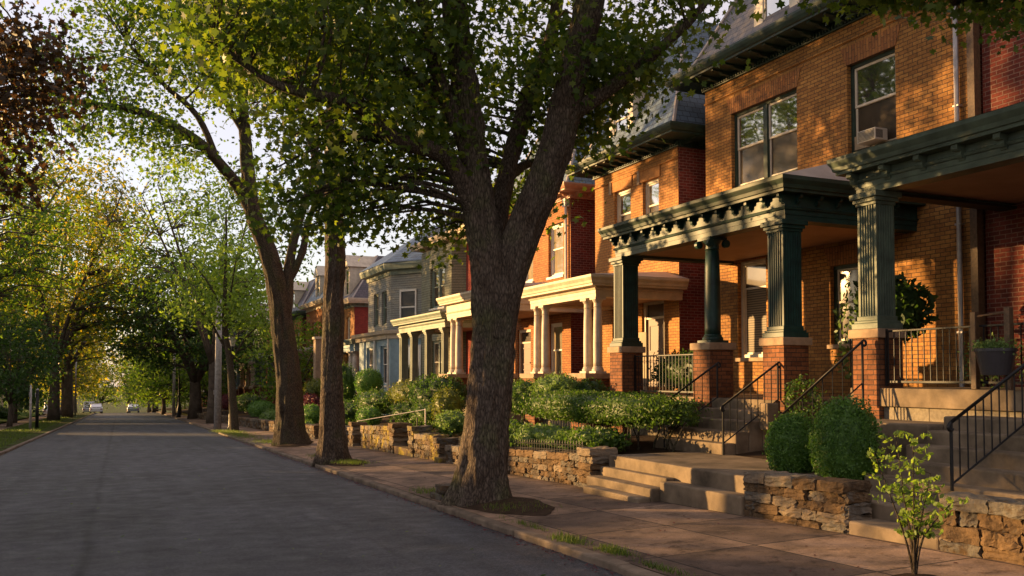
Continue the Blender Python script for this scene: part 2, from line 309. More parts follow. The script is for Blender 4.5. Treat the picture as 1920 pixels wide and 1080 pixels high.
# ---------------------------------------------------------------- foliage engine
MAPLE=np.array([(0,-.5),(.13,-.2),(.40,-.24),(.30,.0),(.42,.20),(.20,.22),(0,.58),(-.17,.2),(-.46,.24),(-.32,.02),(-.38,-.28),(-.13,-.2)])
OVAL=np.array([(0,-.5),(.24,-.12),(.2,.25),(0,.55),(-.2,.25),(-.24,-.12)])
RHOMB=np.array([(0,-.5),(.36,.05),(0,.55),(-.36,.05)])
BLADE=np.array([(-.06,0),(.06,0),(.035,.6),(0,1.)])
def leafmesh(name,cen,size,mat,tmpl,parent,up=.7,kind=None,extra=None):
    n=len(cen); k=len(tmpl); off=np.array(parent['_o'] if parent is not None else (0,0,0))
    nn=rng.normal(size=(n,3)); nn[:,2]=nn[:,2]*.8+up; nn/=np.linalg.norm(nn,axis=1)[:,None]
    t=rng.normal(size=(n,3)); t[:,2]-=.5; t-=nn*(t*nn).sum(1)[:,None]; t/=np.linalg.norm(t,axis=1)[:,None]; b=np.cross(nn,t)
    if tmpl is BLADE:
        t=rng.normal(size=(n,3))*.35; t[:,2]=1; t/=np.linalg.norm(t,axis=1)[:,None]; b=np.cross(t,rng.normal(size=(n,3))); b/=np.linalg.norm(b,axis=1)[:,None]; nn=np.cross(t,b)
    sz=size*(.5+.95*rng.random(n))
    x=tmpl[:,0][None,:]; y=tmpl[:,1][None,:]; zc=-.35*x*x-.12*y*y
    v=cen[:,None,:]-off+sz[:,None,None]*(b[:,None,:]*x[:,:,None]+t[:,None,:]*y[:,:,None]+nn[:,None,:]*zc[:,:,None])
    v=v.reshape(-1,3).astype(np.float32); me=bpy.data.meshes.new(name)
    me.vertices.add(n*k); me.vertices.foreach_set('co',v.ravel()); me.loops.add(n*k); me.loops.foreach_set('vertex_index',np.arange(n*k,dtype=np.int32))
    me.polygons.add(n); me.polygons.foreach_set('loop_start',np.arange(0,n*k,k,dtype=np.int32)); me.polygons.foreach_set('loop_total',np.full(n,k,dtype=np.int32))
    me.materials.append(mat); me.update(calc_edges=True)
    return link(name,me,parent,kind=kind)
def catmull(pts,rad,step):
    P=[Vector(p) for p in pts]; out=[]; ro=[]
    for i in range(len(P)-1):
        a=P[max(i-1,0)];b=P[i];c=P[i+1];d=P[min(i+2,len(P)-1)]; n=max(1,int((c-b).length/step))
        for k in range(n):
            t=k/n; out.append(.5*((2*b)+(c-a)*t+(2*a-5*b+4*c-d)*t*t+(3*b-a-3*c+d)*t**3)); ro.append(rad[i]*(1-t)+rad[i+1]*t)
    out.append(P[-1]); ro.append(rad[-1]); return out,ro
def tree(name,label,base,limbs,crown,leafsize,dens,leaf,barkm,tmpl=MAPLE,group=None,seed=1,clr=.55,flare=0,lpc=60,twig=.028,sides=12,step=.14):
    r_=random.Random(seed); g=np.random.default_rng(seed)
    t=thing(name,label,'tree',base,group); mb=MB(); samp=[]
    for li,(pts,rad) in enumerate(limbs):
        p,rr=catmull(pts,rad,step if li==0 else step*1.4)
        for a in range(1,len(p)-1):
            if not flare and (li>0 or a>6): p[a]=p[a]+Vector((r_.uniform(-1,1),r_.uniform(-1,1),r_.uniform(-1,1)))*rr[a]*.12
        fl=None
        if flare and li==0:
            z0=pts[0][2]
            def fl(th,q,z0=z0): 
                h=max(0,q.z-z0); return flare*math.exp(-h*3.2)*(1+.55*math.sin(5*th+1)+.35*math.sin(3*th))*.8 - flare*.1*math.exp(-h*1.2)*0
        ns=72 if (flare and max(rr)>.2) else (sides*2 if flare else sides)
        mb.tube(p,rr,ns,wob=.03 if flare else .02,flare=fl,rough=(min(.036,max(rr)*.09) if flare else 0))
        for a in range(len(p)): 
            if rr[a]<.30*max(1,flare*2) and p[a].z>base[2]+2.2: samp.append((p[a],rr[a]))
    SP=np.array([tuple(q) for q,_ in samp]); cl=[]
    for e in crown:
        x,y,z,r=e[:4]; rz=e[4] if len(e)>4 else r*.75; d=e[5] if len(e)>5 else 1
        nc=max(3,int(dens*d*r*r))
        u=g.normal(size=(nc,3)); u/=np.linalg.norm(u,axis=1)[:,None]; q=u*(g.random(nc)**.45)[:,None]
        cl+= [(x+a*r,y+b*r,z+c*rz) for a,b,c in q]
    cl=np.array(cl)
    tw=MB()
    for c in cl:
        d=SP-c; dist=np.sqrt((d**2).sum(1))+np.maximum(0,d[:,2])*1.2; j=int(dist.argmin()); a=Vector(SP[j]); b=Vector(c); L=(b-a).length
        if L<.05: continue
        mid=a.lerp(b,.5)+Vector((r_.uniform(-.15,.15)*L,r_.uniform(-.15,.15)*L,.12*L)); th=min(samp[j][1]*.6,twig*(.5+.35*L))
        p,rr=catmull([a,mid,b],[th,th*.7,th*.3],max(.3,L/4)); tw.tube(p,rr,5,cap=False)
    mb.v_off=len(mb.v); mb.add(tw.v,tw.f)
    mb.build('trunk',barkm,t,smooth=True)
    n=len(cl)*lpc; idx=np.repeat(np.arange(len(cl)),lpc); off=g.normal(size=(n,3))*np.array([clr,clr,clr*.55])
    cen=cl[idx]+off
    leafmesh('crown',cen,leafsize,leaf,tmpl,t)
    return t
def shrub(name,label,c,r,leaf,ls=.035,n=3000,group=None,cat='shrub',rough=.12,tmpl=OVAL,flat=4.,stems=False,core=True,z0=None,boxy=2.):
    x,y,z=c; rx,ry,rz=r; zb=z-rz if z0 is None else z0
    t=thing(name,label,cat,(x,y,zb),group)
    u=rng.normal(size=(n,3)); 
    nrm=(np.abs(u)**boxy).sum(1)**(1/boxy); u/=nrm[:,None]
    ph=np.arctan2(u[:,1],u[:,0])
    lump=1+rough*(np.sin(5*ph+u[:,2]*4+x)+np.sin(9*ph-u[:,2]*7+y)+.7*np.sin(u[:,2]*11+ph*3))*.6
    rad=(.80+.22*rng.random(n)**.7)*lump
    stray=rng.random(n)<.10; rad[stray]*=1+.16*rng.random(stray.sum())
    cen=np.array(c)+u*rad[:,None]*np.array(r); cen=cen[cen[:,2]>zb-.02]
    leafmesh('foliage',cen,ls,leaf,tmpl,t,up=.3)
    if core:
        k=14; mb=MB(); vs=[]; fs=[]
        for i in range(k+1):
            th=math.pi*i/k
            for j in range(k*2):
                p=math.pi*j/k; d=np.array((math.sin(th)*math.cos(p),math.sin(th)*math.sin(p),math.cos(th))); d=d/((np.abs(d)**boxy).sum()**(1/boxy))
                l=.84*(1+rough*(math.sin(5*p+d[2]*4+x)+math.sin(9*p-d[2]*7+y))*.5)
                vs.append((x+d[0]*rx*l,y+d[1]*ry*l,max(zb,z+d[2]*rz*l)))
        for i in range(k):
            for j in range(2*k): fs.append((i*2*k+j,(i+1)*2*k+j,(i+1)*2*k+(j+1)%(2*k),i*2*k+(j+1)%(2*k)))
        mb.add(vs,fs); mb.build('inner_foliage',leaf,t,smooth=True)
    mb=MB()
    for i in range(5 if stems else 2):
        a=random.uniform(0,6.28); q=random.uniform(.1,.5)
        g0=zr(y)+.3 if z0 is None else z0-.6
        mb.tube([(x+math.cos(a)*.1*rx,y+math.sin(a)*.1*ry,zb-.35 if not stems else z0-stems),(x+math.cos(a)*q*.5*rx,y+math.sin(a)*q*.5*ry,zb+.1),(x+math.cos(a)*q*rx,y+math.sin(a)*q*ry,z)],[.022,.018,.01],6)
    mb.build('stem',M['bark2'],t,smooth=True)
    return t
# ---------------------------------------------------------------- ground
ys=[-60,-30,0,30,60,90,120,150,180,220,260,400,900]
mb=MB()
for a,b in zip(ys[:-1],ys[1:]): mb.quad((-900,a,zr(a)-.06),(900,a,zr(a)-.06),(900,b,zr(b)-.06),(-900,b,zr(b)-.06))
struct('ground',mb,M['lawn'])
def xr(y): return 4.25+.02*min(y,150)
def xl(y): return -3.45+.0135*min(y,150)
def strip(name,fa,fb,da,mat,y0=-40,y1=260,step=10,db=None):
    mb=MB(); y=y0; db=da if db is None else db
    while y<y1:
        b=min(y+step,y1)
        mb.quad((fa(y),y,zr(y)+da),(fb(y),y,zr(y)+db),(fb(b),b,zr(b)+db),(fa(b),b,zr(b)+da)); y=b
    return struct(name,mb,mat)
strip('road',lambda y:xl(y)-.02,lambda y:xr(y)+.02,0,M['asphalt'])
strip('sidewalk',lambda y:xr(y)+.15,lambda y:7.62,.075,M['paving'],db=.15)
strip('sidewalk',lambda y:-6.9,lambda y:-5.3,.15,M['paving'])
strip('verge',lambda y:-5.3,lambda y:xl(y)-.15,.146,M['lawn'],db=.075)
def kerb(name,f,s_):
    mb=MB(); y=-20.
    while y<200:
        L=random.uniform(1.6,2.6); j=random.uniform(-.008,.008); h=random.uniform(-.008,.006); b=y+L-.008; xs_=sorted((f(y),f(y)+s_*.16)); xe=sorted((f(b),f(b)+s_*.16))
        n=5; P=[]
        for i in range(n+1):
            k=i/n; yy_=y+(b-y)*k; x0=xs_[0]+(xe[0]-xs_[0])*k+j+random.uniform(-.005,.005); x1=xs_[1]+(xe[1]-xs_[1])*k+j; t_=zr(yy_)+.08+h+random.uniform(-.004,.004)
            P+=[(x0,yy_,zr(yy_)-.1),(x1,yy_,zr(yy_)-.1),(x1,yy_,t_),(x0,yy_,t_)]
        F=[(4*i+q_,4*i+(q_+1)%4,4*i+4+(q_+1)%4,4*i+4+q_) for i in range(n) for q_ in range(4)]+[(3,2,1,0),(4*n,4*n+1,4*n+2,4*n+3)]
        mb.add(P,[f_[::-1] for f_ in F]); y+=L
    struct(name,mb,M['kerb'],bevel=.022)
kerb('kerb',xr,1); kerb('kerb',xl,-1)
# raised yards behind the retaining walls
mb=MB(); xs=[(7.62,.45),(8.0,.56),(9.5,.72),(11,.85),(16,1.0),(40,1.2)]
yy=list(range(14,262,4))
def yz(y,d): return zr(y)+d
for (xa,da),(xb,db) in zip(xs[:-1],xs[1:]):
    for a,b in zip(yy[:-1],yy[1:]): mb.quad((xa,a,yz(a,da)),(xb,a,yz(a,db)),(xb,b,yz(b,db)),(xa,b,yz(b,da)))
    mb.quad((xa,-30,.1+da),(xb,-30,.1+db),(xb,9.5,yz(9.5,da)-.15),(xa,9.5,yz(9.5,da)-.15))
    mb.quad((xa,9.5,yz(9.5,da)-.15),(xb,9.5,yz(9.5,db)-.15),(xb,14,yz(14,db)),(xa,14,yz(14,da)))
struct('garden_ground',mb,M['soil'])
mb=MB()
for (xa,da),(xb,db) in zip([(-7.2,.2),(-9,.5),(-14,.9)],[(-9,.5),(-14,.9),(-40,1.)]):
    for a,b in zip(yy[:-1],yy[1:]): mb.quad((xb,a,yz(a,db)),(xa,a,yz(a,da)),(xa,b,yz(b,da)),(xb,b,yz(b,db)))
struct('lawn',mb,M['lush'])
# ---------------------------------------------------------------- stone walls
q=np.linspace(-1,1,6); gv=[];gi={}
for i in range(6):
    for j in range(6):
        for k in range(6):
            if i in(0,5) or j in(0,5) or k in(0,5): gi[(i,j,k)]=len(gv); gv.append((q[i],q[j],q[k]))
gv=np.array(gv); gf=[]
for a in range(3):
    for side in (0,5):
        for u in range(5):
            for v in range(5):
                def idx(p,r):
                    l=[0,0,0]; l[a]=side; l[(a+1)%3]=p; l[(a+2)%3]=r; return gi[tuple(l)]
                f=(idx(u,v),idx(u+1,v),idx(u+1,v+1),idx(u,v+1)); gf.append(f if side else f[::-1])
pn=(np.abs(gv)**30).sum(1)**(1/30); gs=gv/pn[:,None]
def rock(mb,x0,x1,y0,y1,z0,z1,jit=.012,sl=0.):
    c=np.array(((x0+x1)/2,(y0+y1)/2,(z0+z1)/2)); h=np.array(((x1-x0)/2,(y1-y0)/2,(z1-z0)/2))
    v=c+gs*h+rng.normal(size=gs.shape)*jit*.75+np.sin(gs[:,[1,2,0]]*3+rng.random(3)*6)*jit*.9; v[:,2]+=(v[:,1]-c[1])*sl; mb.add(v.tolist(),gf)
def stonewall(label,y0,y1,top0,top1,x0=7.33,x1=7.68,mat='stone',group=None,pillar=False):
    """courses follow the slope; top0 at y0 and top1 at y1 (absolute)"""
    t=thing('stone_pillar' if pillar else 'retaining_wall',label,'pillar' if pillar else 'wall',(x0,y0,zr(y0)),group)
    g=lambda y: zr(y)+.10
    top=lambda y: top0+(top1-top0)*(y-y0)/(y1-y0)
    mb=MB(); rows=max(2,int(round((top(y0)-g(y0)-.12)/.125))); 
    mb2=MB(); mb2.add([(x0+.04,y0+.03,g(y0)-.1),(x1-.04,y0+.03,g(y0)-.1),(x1-.04,y1-.03,g(y1)-.1),(x0+.04,y1-.03,g(y1)-.1),(x0+.04,y0+.03,top(y0)-.03),(x1-.04,y0+.03,top(y0)-.03),(x1-.04,y1-.03,top(y1)-.03),(x0+.04,y1-.03,top(y1)-.03)],
        [(0,3,2,1),(4,5,6,7),(0,1,5,4),(1,2,6,5),(2,3,7,6),(3,0,4,7)])
    mb2.build('mortar_core',M['soil'],t)
    for r in range(rows+1):
        y=y0; cap=(r==rows)
        while y<y1-.02:
            L=random.uniform(.35,.6) if cap else random.uniform(.16,.46)
            if y1-y-L<.14: L=y1-y
            ym=y+L/2; h=(top(ym)-.12-g(ym))/rows; sl=(top1-top0)/(y1-y0)
            za=g(ym)+r*h-.003*r; zb=za+h if not cap else top(ym)
            if cap: rock(mb,x0-.035,x1+.03,y+.004,y+L-.004,za+.004,zb,.008,sl)
            else:
                o=random.uniform(-.02,.02); 
                if (x1-x0)>.3 and not pillar: rock(mb,x0+o,x0+.2,y+.005,y+L-.005,za+.004,zb-.004,.010,sl)
                else: rock(mb,x0+o,x1+o,y+.005,y+L-.005,za+.004,zb-.004,.010,sl)
            y+=L
    # exposed ends
    for ye,yf in ((y0-.03,y0+.12),(y1-.12,y1+.03)):
        if pillar: break
        for r in range(rows):
            h=(top(ye)-.12-g(ye))/rows; rock(mb,x0+.01,x1,ye,yf,g(ye)+r*h+.004,g(ye)+(r+1)*h-.004,.010)
    mb.build('stonework',M[mat],t)
    return t
stonewall('rough stone retaining wall in the right foreground corner, beside the nearest steps',3.2,6.33,.52,.52)
stonewall('rough stone retaining wall below the two round boxwood shrubs',7.55,9.24,.50,.45)
stonewall('long stone retaining wall carrying a low spiked iron fence, beside the big maple',13.55,20.2,.34,.02)
stonewall('square rough stone end pillar of the fence wall next to the wide front steps',13.1,13.55,.45,.45,7.28,7.75,pillar=True)
stonewall('squat stone pillar right behind the big maple trunk beside lichened steps',20.55,20.85,.16,.16,7.28,7.75,'stoneY',pillar=True)
stonewall('lichen-spotted retaining wall between the two stepped garden entrances',21.0,22.6,.20,.16,7.33,7.68,'stoneY')
stonewall('stone gate pillar on the near side of the far handrail entrance',22.62,23.0,.34,.34,7.28,7.8,'stoneY',pillar=True)
stonewall('taller stone gate pillar on the far side of the far handrail entrance',24.35,24.75,.34,.34,7.28,7.8,'stone',pillar=True)
stonewall('straight stone retaining wall in front of the small sloping lawn',24.8,28.0,.24,.10,7.33,7.68,'stoneY')
stonewall('weathered stone pillar at the foot of the slanted grey handrail',28.9,29.3,.15,.15,7.28,7.75,pillar=True)
stonewall('retaining wall seen just right of the straight second trunk',29.4,34.0,-.02,-.15)
stonewall('distant low stone wall between the second and third trunks',35,43,-.25,-.5)
stonewall('distant stone wall left of the leaning trunk, under round bushes',44,58,-.5,-.88)
stonewall('farthest visible stone retaining wall by the slim street tree',60,84,-.95,-1.6)
# ---------------------------------------------------------------- steps
def steps(label,slabs,name='stone_steps',mat='step',bev=.022):
    y=min(s[2] for s in slabs); x=min(s[0] for s in slabs); t=thing(name,label,'steps',(x,y,zr(y)))
    for (x0,x1,y0,y1,z0,z1) in slabs:
        MB().box(x0,x1,y0,y1,z0,z1).build('step',M[mat],t,bevel=bev)
    return t
steps('wide split-level entrance steps and landing slab between the fence wall and boxwood wall',
  [(7.58,9.45,9.28,13.06,-.3,.35),(7.30,7.578,9.28,11.12,-.3,.13),(7.42,7.578,11.13,13.06,-.3,.17),(7.16,7.418,11.13,13.06,-.3,.03),(6.93,7.158,11.13,12.75,-.3,-.09)])
zs=[.53,.71,.89,1.06,1.24]
steps('flight of five worn steps with two iron handrails up to the dark green porch',
  [(9.30+.28*i,9.30+.28*(i+1)-.002 if i<4 else 10.75,12.30,14.32-.22*(i>1)-.0*i,.2,z) for i,z in enumerate(zs)])
steps('pale concrete cheek block beside the green porch steps',[(9.98,10.22,11.98,12.2,.75,1.2)],'cheek_block')
steps('nearest entrance steps between the two stone walls behind the sapling',
  [(7.34,7.75,6.36,7.52,-.3,.09),(7.752,8.5,5.0,8.9,-.3,.26),(8.502,8.8,4.6,8.45,-.2,.44),(8.802,9.1,4.6,8.40,-.2,.62),(9.102,9.4,4.6,8.35,-.2,.80),(9.402,9.7,4.6,8.30,-.2,.97),(9.702,10.28,4.6,8.30,-.2,1.14),(9.45,10.28,8.302,10.1,.3,1.03)])
steps('lichened stone steps right beside the big maple trunk',[(7.3,7.6,20.9,21.0+.0,-.6,.0),(7.15,7.5,20.2,20.55,-.6,-.28),(7.502,7.9,20.2,20.55,-.6,-.08)],mat='stoneY')
steps('low stone entrance step between the two garden gate pillars',[(7.3,7.7,23.0,24.35,-.7,-.28),(7.702,8.2,23.0,24.35,-.7,-.10),(8.202,9.0,23.0,24.35,-.7,.06)],mat='stoneY')
# ---------------------------------------------------------------- house kit
def wall_front(mb,X,y0,y1,z0,z1,ops,dep=.24):
    Y=sorted({y0,y1,*[o[0] for o in ops],*[o[1] for o in ops]}); Z=sorted({z0,z1,*[o[2] for o in ops],*[o[3] for o in ops]})
    for a,b in zip(Y[:-1],Y[1:]):
        for c,d in zip(Z[:-1],Z[1:]):
            m,n=(a+b)/2,(c+d)/2
            if any(o[0]<m<o[1] and o[2]<n<o[3] for o in ops): continue
            mb.quad((X,b,c),(X,a,c),(X,a,d),(X,b,d))
    for a,b,c,d in ops:
        mb.quad((X,b,c),(X+dep,b,c),(X+dep,b,d),(X,b,d)); mb.quad((X,a,c),(X,a,d),(X+dep,a,d),(X+dep,a,c))
        mb.quad((X,a,d),(X,b,d),(X+dep,b,d),(X+dep,a,d)); mb.quad((X,a,c),(X+dep,a,c),(X+dep,b,c),(X,b,c))
def frame(mb,x0,x1,y0,y1,z0,z1,w):
    mb.box(x0,x1,y0,y0+w,z0,z1); mb.box(x0,x1,y1-w,y1,z0,z1); mb.box(x0,x1,y0+w,y1-w,z0,z0+w); mb.box(x0,x1,y0+w,y1-w,z1-w,z1)
def window(h,X,y0,y1,z0,z1,cas,sash,up='glass',lo='glassd',n=1,sill='stonecap',split=.52,cw=.075):
    mb=MB(); x0=X+.10; frame(mb,x0,x0+.1,y0,y1,z0,z1,cw)
    W=(y1-y0-2*cw); mw=.13 if n>1 else 0; wi=(W-mw*(n-1))/n; cells=[]
    for i in range(n):
        a=y0+cw+i*(wi+mw); cells.append((a,a+wi))
        if i: mb.box(x0-.02,x0+.1,a-mw,a,z0+cw,z1-cw)
    f=mb.build('window',cas,h)
    for a,b in cells:
        zm=z0+cw+(z1-z0-2*cw)*split
        s=MB(); frame(s,x0+.03,x0+.065,a+.003,b-.003,zm,z1-cw-.003,.045); s.build('upper_sash',sash,f)
        s=MB(); frame(s,x0+.05,x0+.085,a+.003,b-.003,z0+cw+.003,zm+.04,.045); s.build('lower_sash',sash,f)
        MB().quad((x0+.05,b-.04,zm+.04),(x0+.05,a+.04,zm+.04),(x0+.05,a+.04,z1-cw-.04),(x0+.05,b-.04,z1-cw-.04)).build('pane',M[up],f)
        MB().quad((x0+.07,b-.04,z0+cw+.04),(x0+.07,a+.04,z0+cw+.04),(x0+.07,a+.04,zm),(x0+.07,b-.04,zm)).build('pane',M[lo],f)
    if sill: MB().box(X-.06,X+.098,y0-.06,y1+.06,z0-.09,z0-.002).build('sill',M[sill],f,bevel=.01)
    return f
def bracket_mesh(d,hh,w,mat):
    mb=MB(); pr=[(0,0),(-d,0),(-d,-.30*hh),(-.82*d,-.42*hh),(-.60*d,-.40*hh),(-.52*d,-.52*hh),(-.56*d,-.66*hh),(-.42*d,-.86*hh),(-.22*d,-.82*hh),(-.14*d,-1*hh),(0,-1*hh)]
    mb.prism(pr,1,-w/2,w/2); me=bpy.data.meshes.new('bracket'); me.from_pydata(mb.v,[],mb.f); me.materials.append(mat); me.update(); return me
def brackets(h,me,pts):
    for x,y,z,rot in pts:
        o=bpy.data.objects.new('bracket',me); C.objects.link(o); o.parent=h; off=h['_o']; o.location=(x-off[0],y-off[1],z-off[2]); o.rotation_euler=(0,0,rot)
def rng_pts(a,b,n): return [a+(b-a)*i/(n-1) for i in range(n)]
def cornice(h,X,y0,y1,z,trim,crownm,over=.65,dent=True,nb=12,dep=3.,hh=.30,bh=.16):
    path=[(X+dep,y1),(X,y1),(X,y0),(X+dep,y0)]; e=.004
    MB().sweep(path,[(-.1,z+.001),(.06,z+.001),(.06,z+.03),(.04,z+.03),(.04,z+bh+.06),(-.1,z+bh+.06)]).build('frieze',trim,h)
    if dent:
        d=MB(); d.sweep(path,[(.0405,z+.031),(.046,z+.031),(.046,z+.112),(.0405,z+.112)]); y=y0
        while y<y1: d.box(X-.085,X-.041,y,y+.045,z+.035,z+.035+.075); y+=.09
        x=X
        while x<X+1.6: d.box(x,x+.045,y0-.085,y0-.041,z+.035,z+.035+.075); x+=.09
        d.build('dentil_band',trim,h)
    zt=z+bh+.06
    MB().sweep(path,[(-.1,zt+e),(over-.1,zt+e),(over-.1,zt+.05),(over-.06,zt+.07),(over-.02,zt+hh*.55),(over,zt+hh*.8),(over,zt+hh),(-.1,zt+hh)]).build('crown_moulding',crownm,h)
    if nb:
        me=bracket_mesh(over-.2,bh-.02 if not dent else bh*.9,.10,trim)
        P=[(X-.042,y,zt,0) for y in rng_pts(y0+.15,y1-.15,nb)]+[(X+.2+.45*i,y0-.042,zt,math.pi/2) for i in range(3)]
        brackets(h,me,P)
    return zt+hh
def mansard(h,X,y0,y1,z,mat,rise=2.6,run=1.3,dep=9,dormers=(),dm=None,topm=None):
    b=[(X,y0),(X+dep,y0),(X+dep,y1),(X,y1)]; t=[(X+run,y0+run),(X+dep-run,y0+run),(X+dep-run,y1-run),(X+run,y1-run)]
    if y1-y0<2*run+.4: m=(y0+y1)/2; t=[(X+run,m-.1),(X+dep-run,m-.1),(X+dep-run,m+.1),(X+run,m+.1)]
    mb=MB(); vs=[(*p,z) for p in b]+[(*p,z+rise) for p in t]; mb.add(vs,[(0,1,5,4),(1,2,6,5),(2,3,7,6),(3,0,4,7),(4,5,6,7)])
    r=mb.build('roof',mat,h)
    c=MB(); 
    for i in (0,3): c.tube([vs[i],vs[i+4]],.05,6)
    c.tube([vs[4],vs[7]],.05,6); c.build('ridge_cap',M['metalroof'],r)
    for (dy,dw,dh) in dormers:
        x0=X+.25; dz=z+.25; k=run/rise
        d=MB(); wall_front(d,x0,dy-dw/2,dy+dw/2,dz-.2,dz+dh,[(dy-dw*.3,dy+dw*.3,dz+.15,dz+dh-.15)],.1)
        d.quad((x0,dy-dw/2,dz-.2),(x0+1.6,dy-dw/2,dz-.2),(x0+1.6,dy-dw/2,dz+dh),(x0,dy-dw/2,dz+dh)); d.quad((x0,dy+dw/2,dz-.2),(x0,dy+dw/2,dz+dh),(x0+1.6,dy+dw/2,dz+dh),(x0+1.6,dy+dw/2,dz-.2))
        do=d.build('dormer',dm,h)
        MB().prism([(dy-dw/2-.15,dz+dh+.003),(dy+dw/2+.15,dz+dh+.003),(dy,dz+dh+dw*.55)],0,x0-.15,x0+2.).build('dormer_gable',dm,do)
        w=MB(); frame(w,x0+.03,x0+.08,dy-dw*.3,dy+dw*.3,dz+.15,dz+dh-.15,.05); w.box(x0+.03,x0+.08,dy-dw*.3+.05,dy+dw*.3-.05,dz+dh*.5-.02,dz+dh*.5+.02); w.build('dormer_sash',M['sash'],do)
        MB().quad((x0+.06,dy+dw*.3,dz+.15),(x0+.06,dy-dw*.3,dz+.15),(x0+.06,dy-dw*.3,dz+dh-.15),(x0+.06,dy+dw*.3,dz+dh-.15)).build('pane',M['glass'],do)
def body(h,X,y0,y1,zg,zt,ops,mf,ms,dep=9.):
    mb=MB(); wall_front(mb,X,y0,y1,zg,zt,ops); mb.build('front_wall',mf,h)
    s=MB(); s.quad((X,y0,zg),(X+dep,y0,zg),(X+dep,y0,zt),(X,y0,zt)); s.quad((X+dep,y1,zg),(X,y1,zg),(X,y1,zt),(X+dep,y1,zt)); s.quad((X+dep,y0,zg),(X+dep,y1,zg),(X+dep,y1,zt),(X+dep,y0,zt))
    s.build('side_wall',ms,h)
    MB().quad((X,y0,zt),(X+dep,y0,zt),(X+dep,y1,zt),(X,y1,zt)).build('flat_roof',M['metalroof'],h)
def fluted(mb,cx,cy,w,z0,z1,nf=6):
    # square shaft with real flutes on four faces
    h=w/2; d=.018; pts=[]; m=.035
    def side(): 
        q=[(-h,0)]; fw=(w-2*m)/nf
        for i in range(nf):
            a=-h+m+i*fw; q+= [(a+fw*.14,0),(a+fw*.28,d),(a+fw*.72,d),(a+fw*.86,0)]
        return q
    for k in range(4):
        for u,v in side():
            x,y=u,-h+v; c,s_=[(1,0),(0,1),(-1,0),(0,-1)][k]; pts.append((cx+x*c-y*s_,cy+x*s_+y*c))
    n=len(pts); mb.add([(x,y,z0) for x,y in pts]+[(x,y,z1) for x,y in pts],[(i,(i+1)%n,n+(i+1)%n,n+i) for i in range(n)])
def ringsq(mb,cx,cy,lev):  # stacked square mouldings: (half,z0,z1)
    for hf,a,b in lev: mb.box(cx-hf,cx+hf,cy-hf,cy+hf,a,b)
def col_square(h,cx,cy,w,z0,z1,mat):
    mb=MB(); fluted(mb,cx,cy,w,z0+.20,z1-.20); c=mb.build('column',mat,h); hf=w/2
    b=MB(); ringsq(b,cx,cy,[(hf+.075,z0,z0+.09),(hf+.05,z0+.09,z0+.13),(hf+.02,z0+.13,z0+.2)]); b.build('column_base',mat,c,bevel=.008)
    k=MB(); ringsq(k,cx,cy,[(hf+.02,z1-.2,z1-.15),(hf+.05,z1-.15,z1-.09),(hf+.085,z1-.09,z1-.002)]); k.build('capital',mat,c,bevel=.008)
def col_round(h,cx,cy,r,z0,z1,mat,ionic=False,plinth=True):
    H=z1-z0; mb=MB(); mb.lathe(cx,cy,[(r*1.0,z0+.15),(r*1.0,z0+.3),(r*1.01,z0+H*.4),(r*.93,z0+H*.7),(r*.84,z1-.24)],24); c=mb.build('column',mat,h,smooth=True)
    b=MB(); b.lathe(cx,cy,[(r*1.28,z0+.05),(r*1.32,z0+.08),(r*1.25,z0+.11),(r*1.1,z0+.12),(r*1.15,z0+.14),(r*1.0,z0+.165)],24); b.box(cx-r*1.36,cx+r*1.36,cy-r*1.36,cy+r*1.36,z0,z0+.05); b.build('column_base',mat,c,bevel=0)
    k=MB(); k.lathe(cx,cy,[(r*.84,z1-.25),(r*.95,z1-.235),(r*.86,z1-.22),(r*.86,z1-.14),(r*1.15,z1-.08),(r*1.2,z1-.06)],24)
    k.box(cx-r*1.3,cx+r*1.3,cy-r*1.3,cy+r*1.3,z1-.06,z1-.002)
    if ionic:
        for sx in (-1,1):
            for sy in (-1,1): k.tube([(cx+sx*r*1.2,cy+sy*r*1.2-.04,z1-.13),(cx+sx*r*1.2,cy+sy*r*1.2+.04,z1-.13)],.075,12)
    k.build('capital',mat,c)
def pier(h,cx,cy,hw,z0,z1,mat,cap='stonecap',ch=.14):
    p=MB().box(cx-hw,cx+hw,cy-hw,cy+hw,z0,z1-ch).build('pier',mat,h)
    MB().box(cx-hw-.05,cx+hw+.05,cy-hw-.05,cy+hw+.05,z1-ch+.001,z1).build('pier_cap',M[cap],p,bevel=.015)
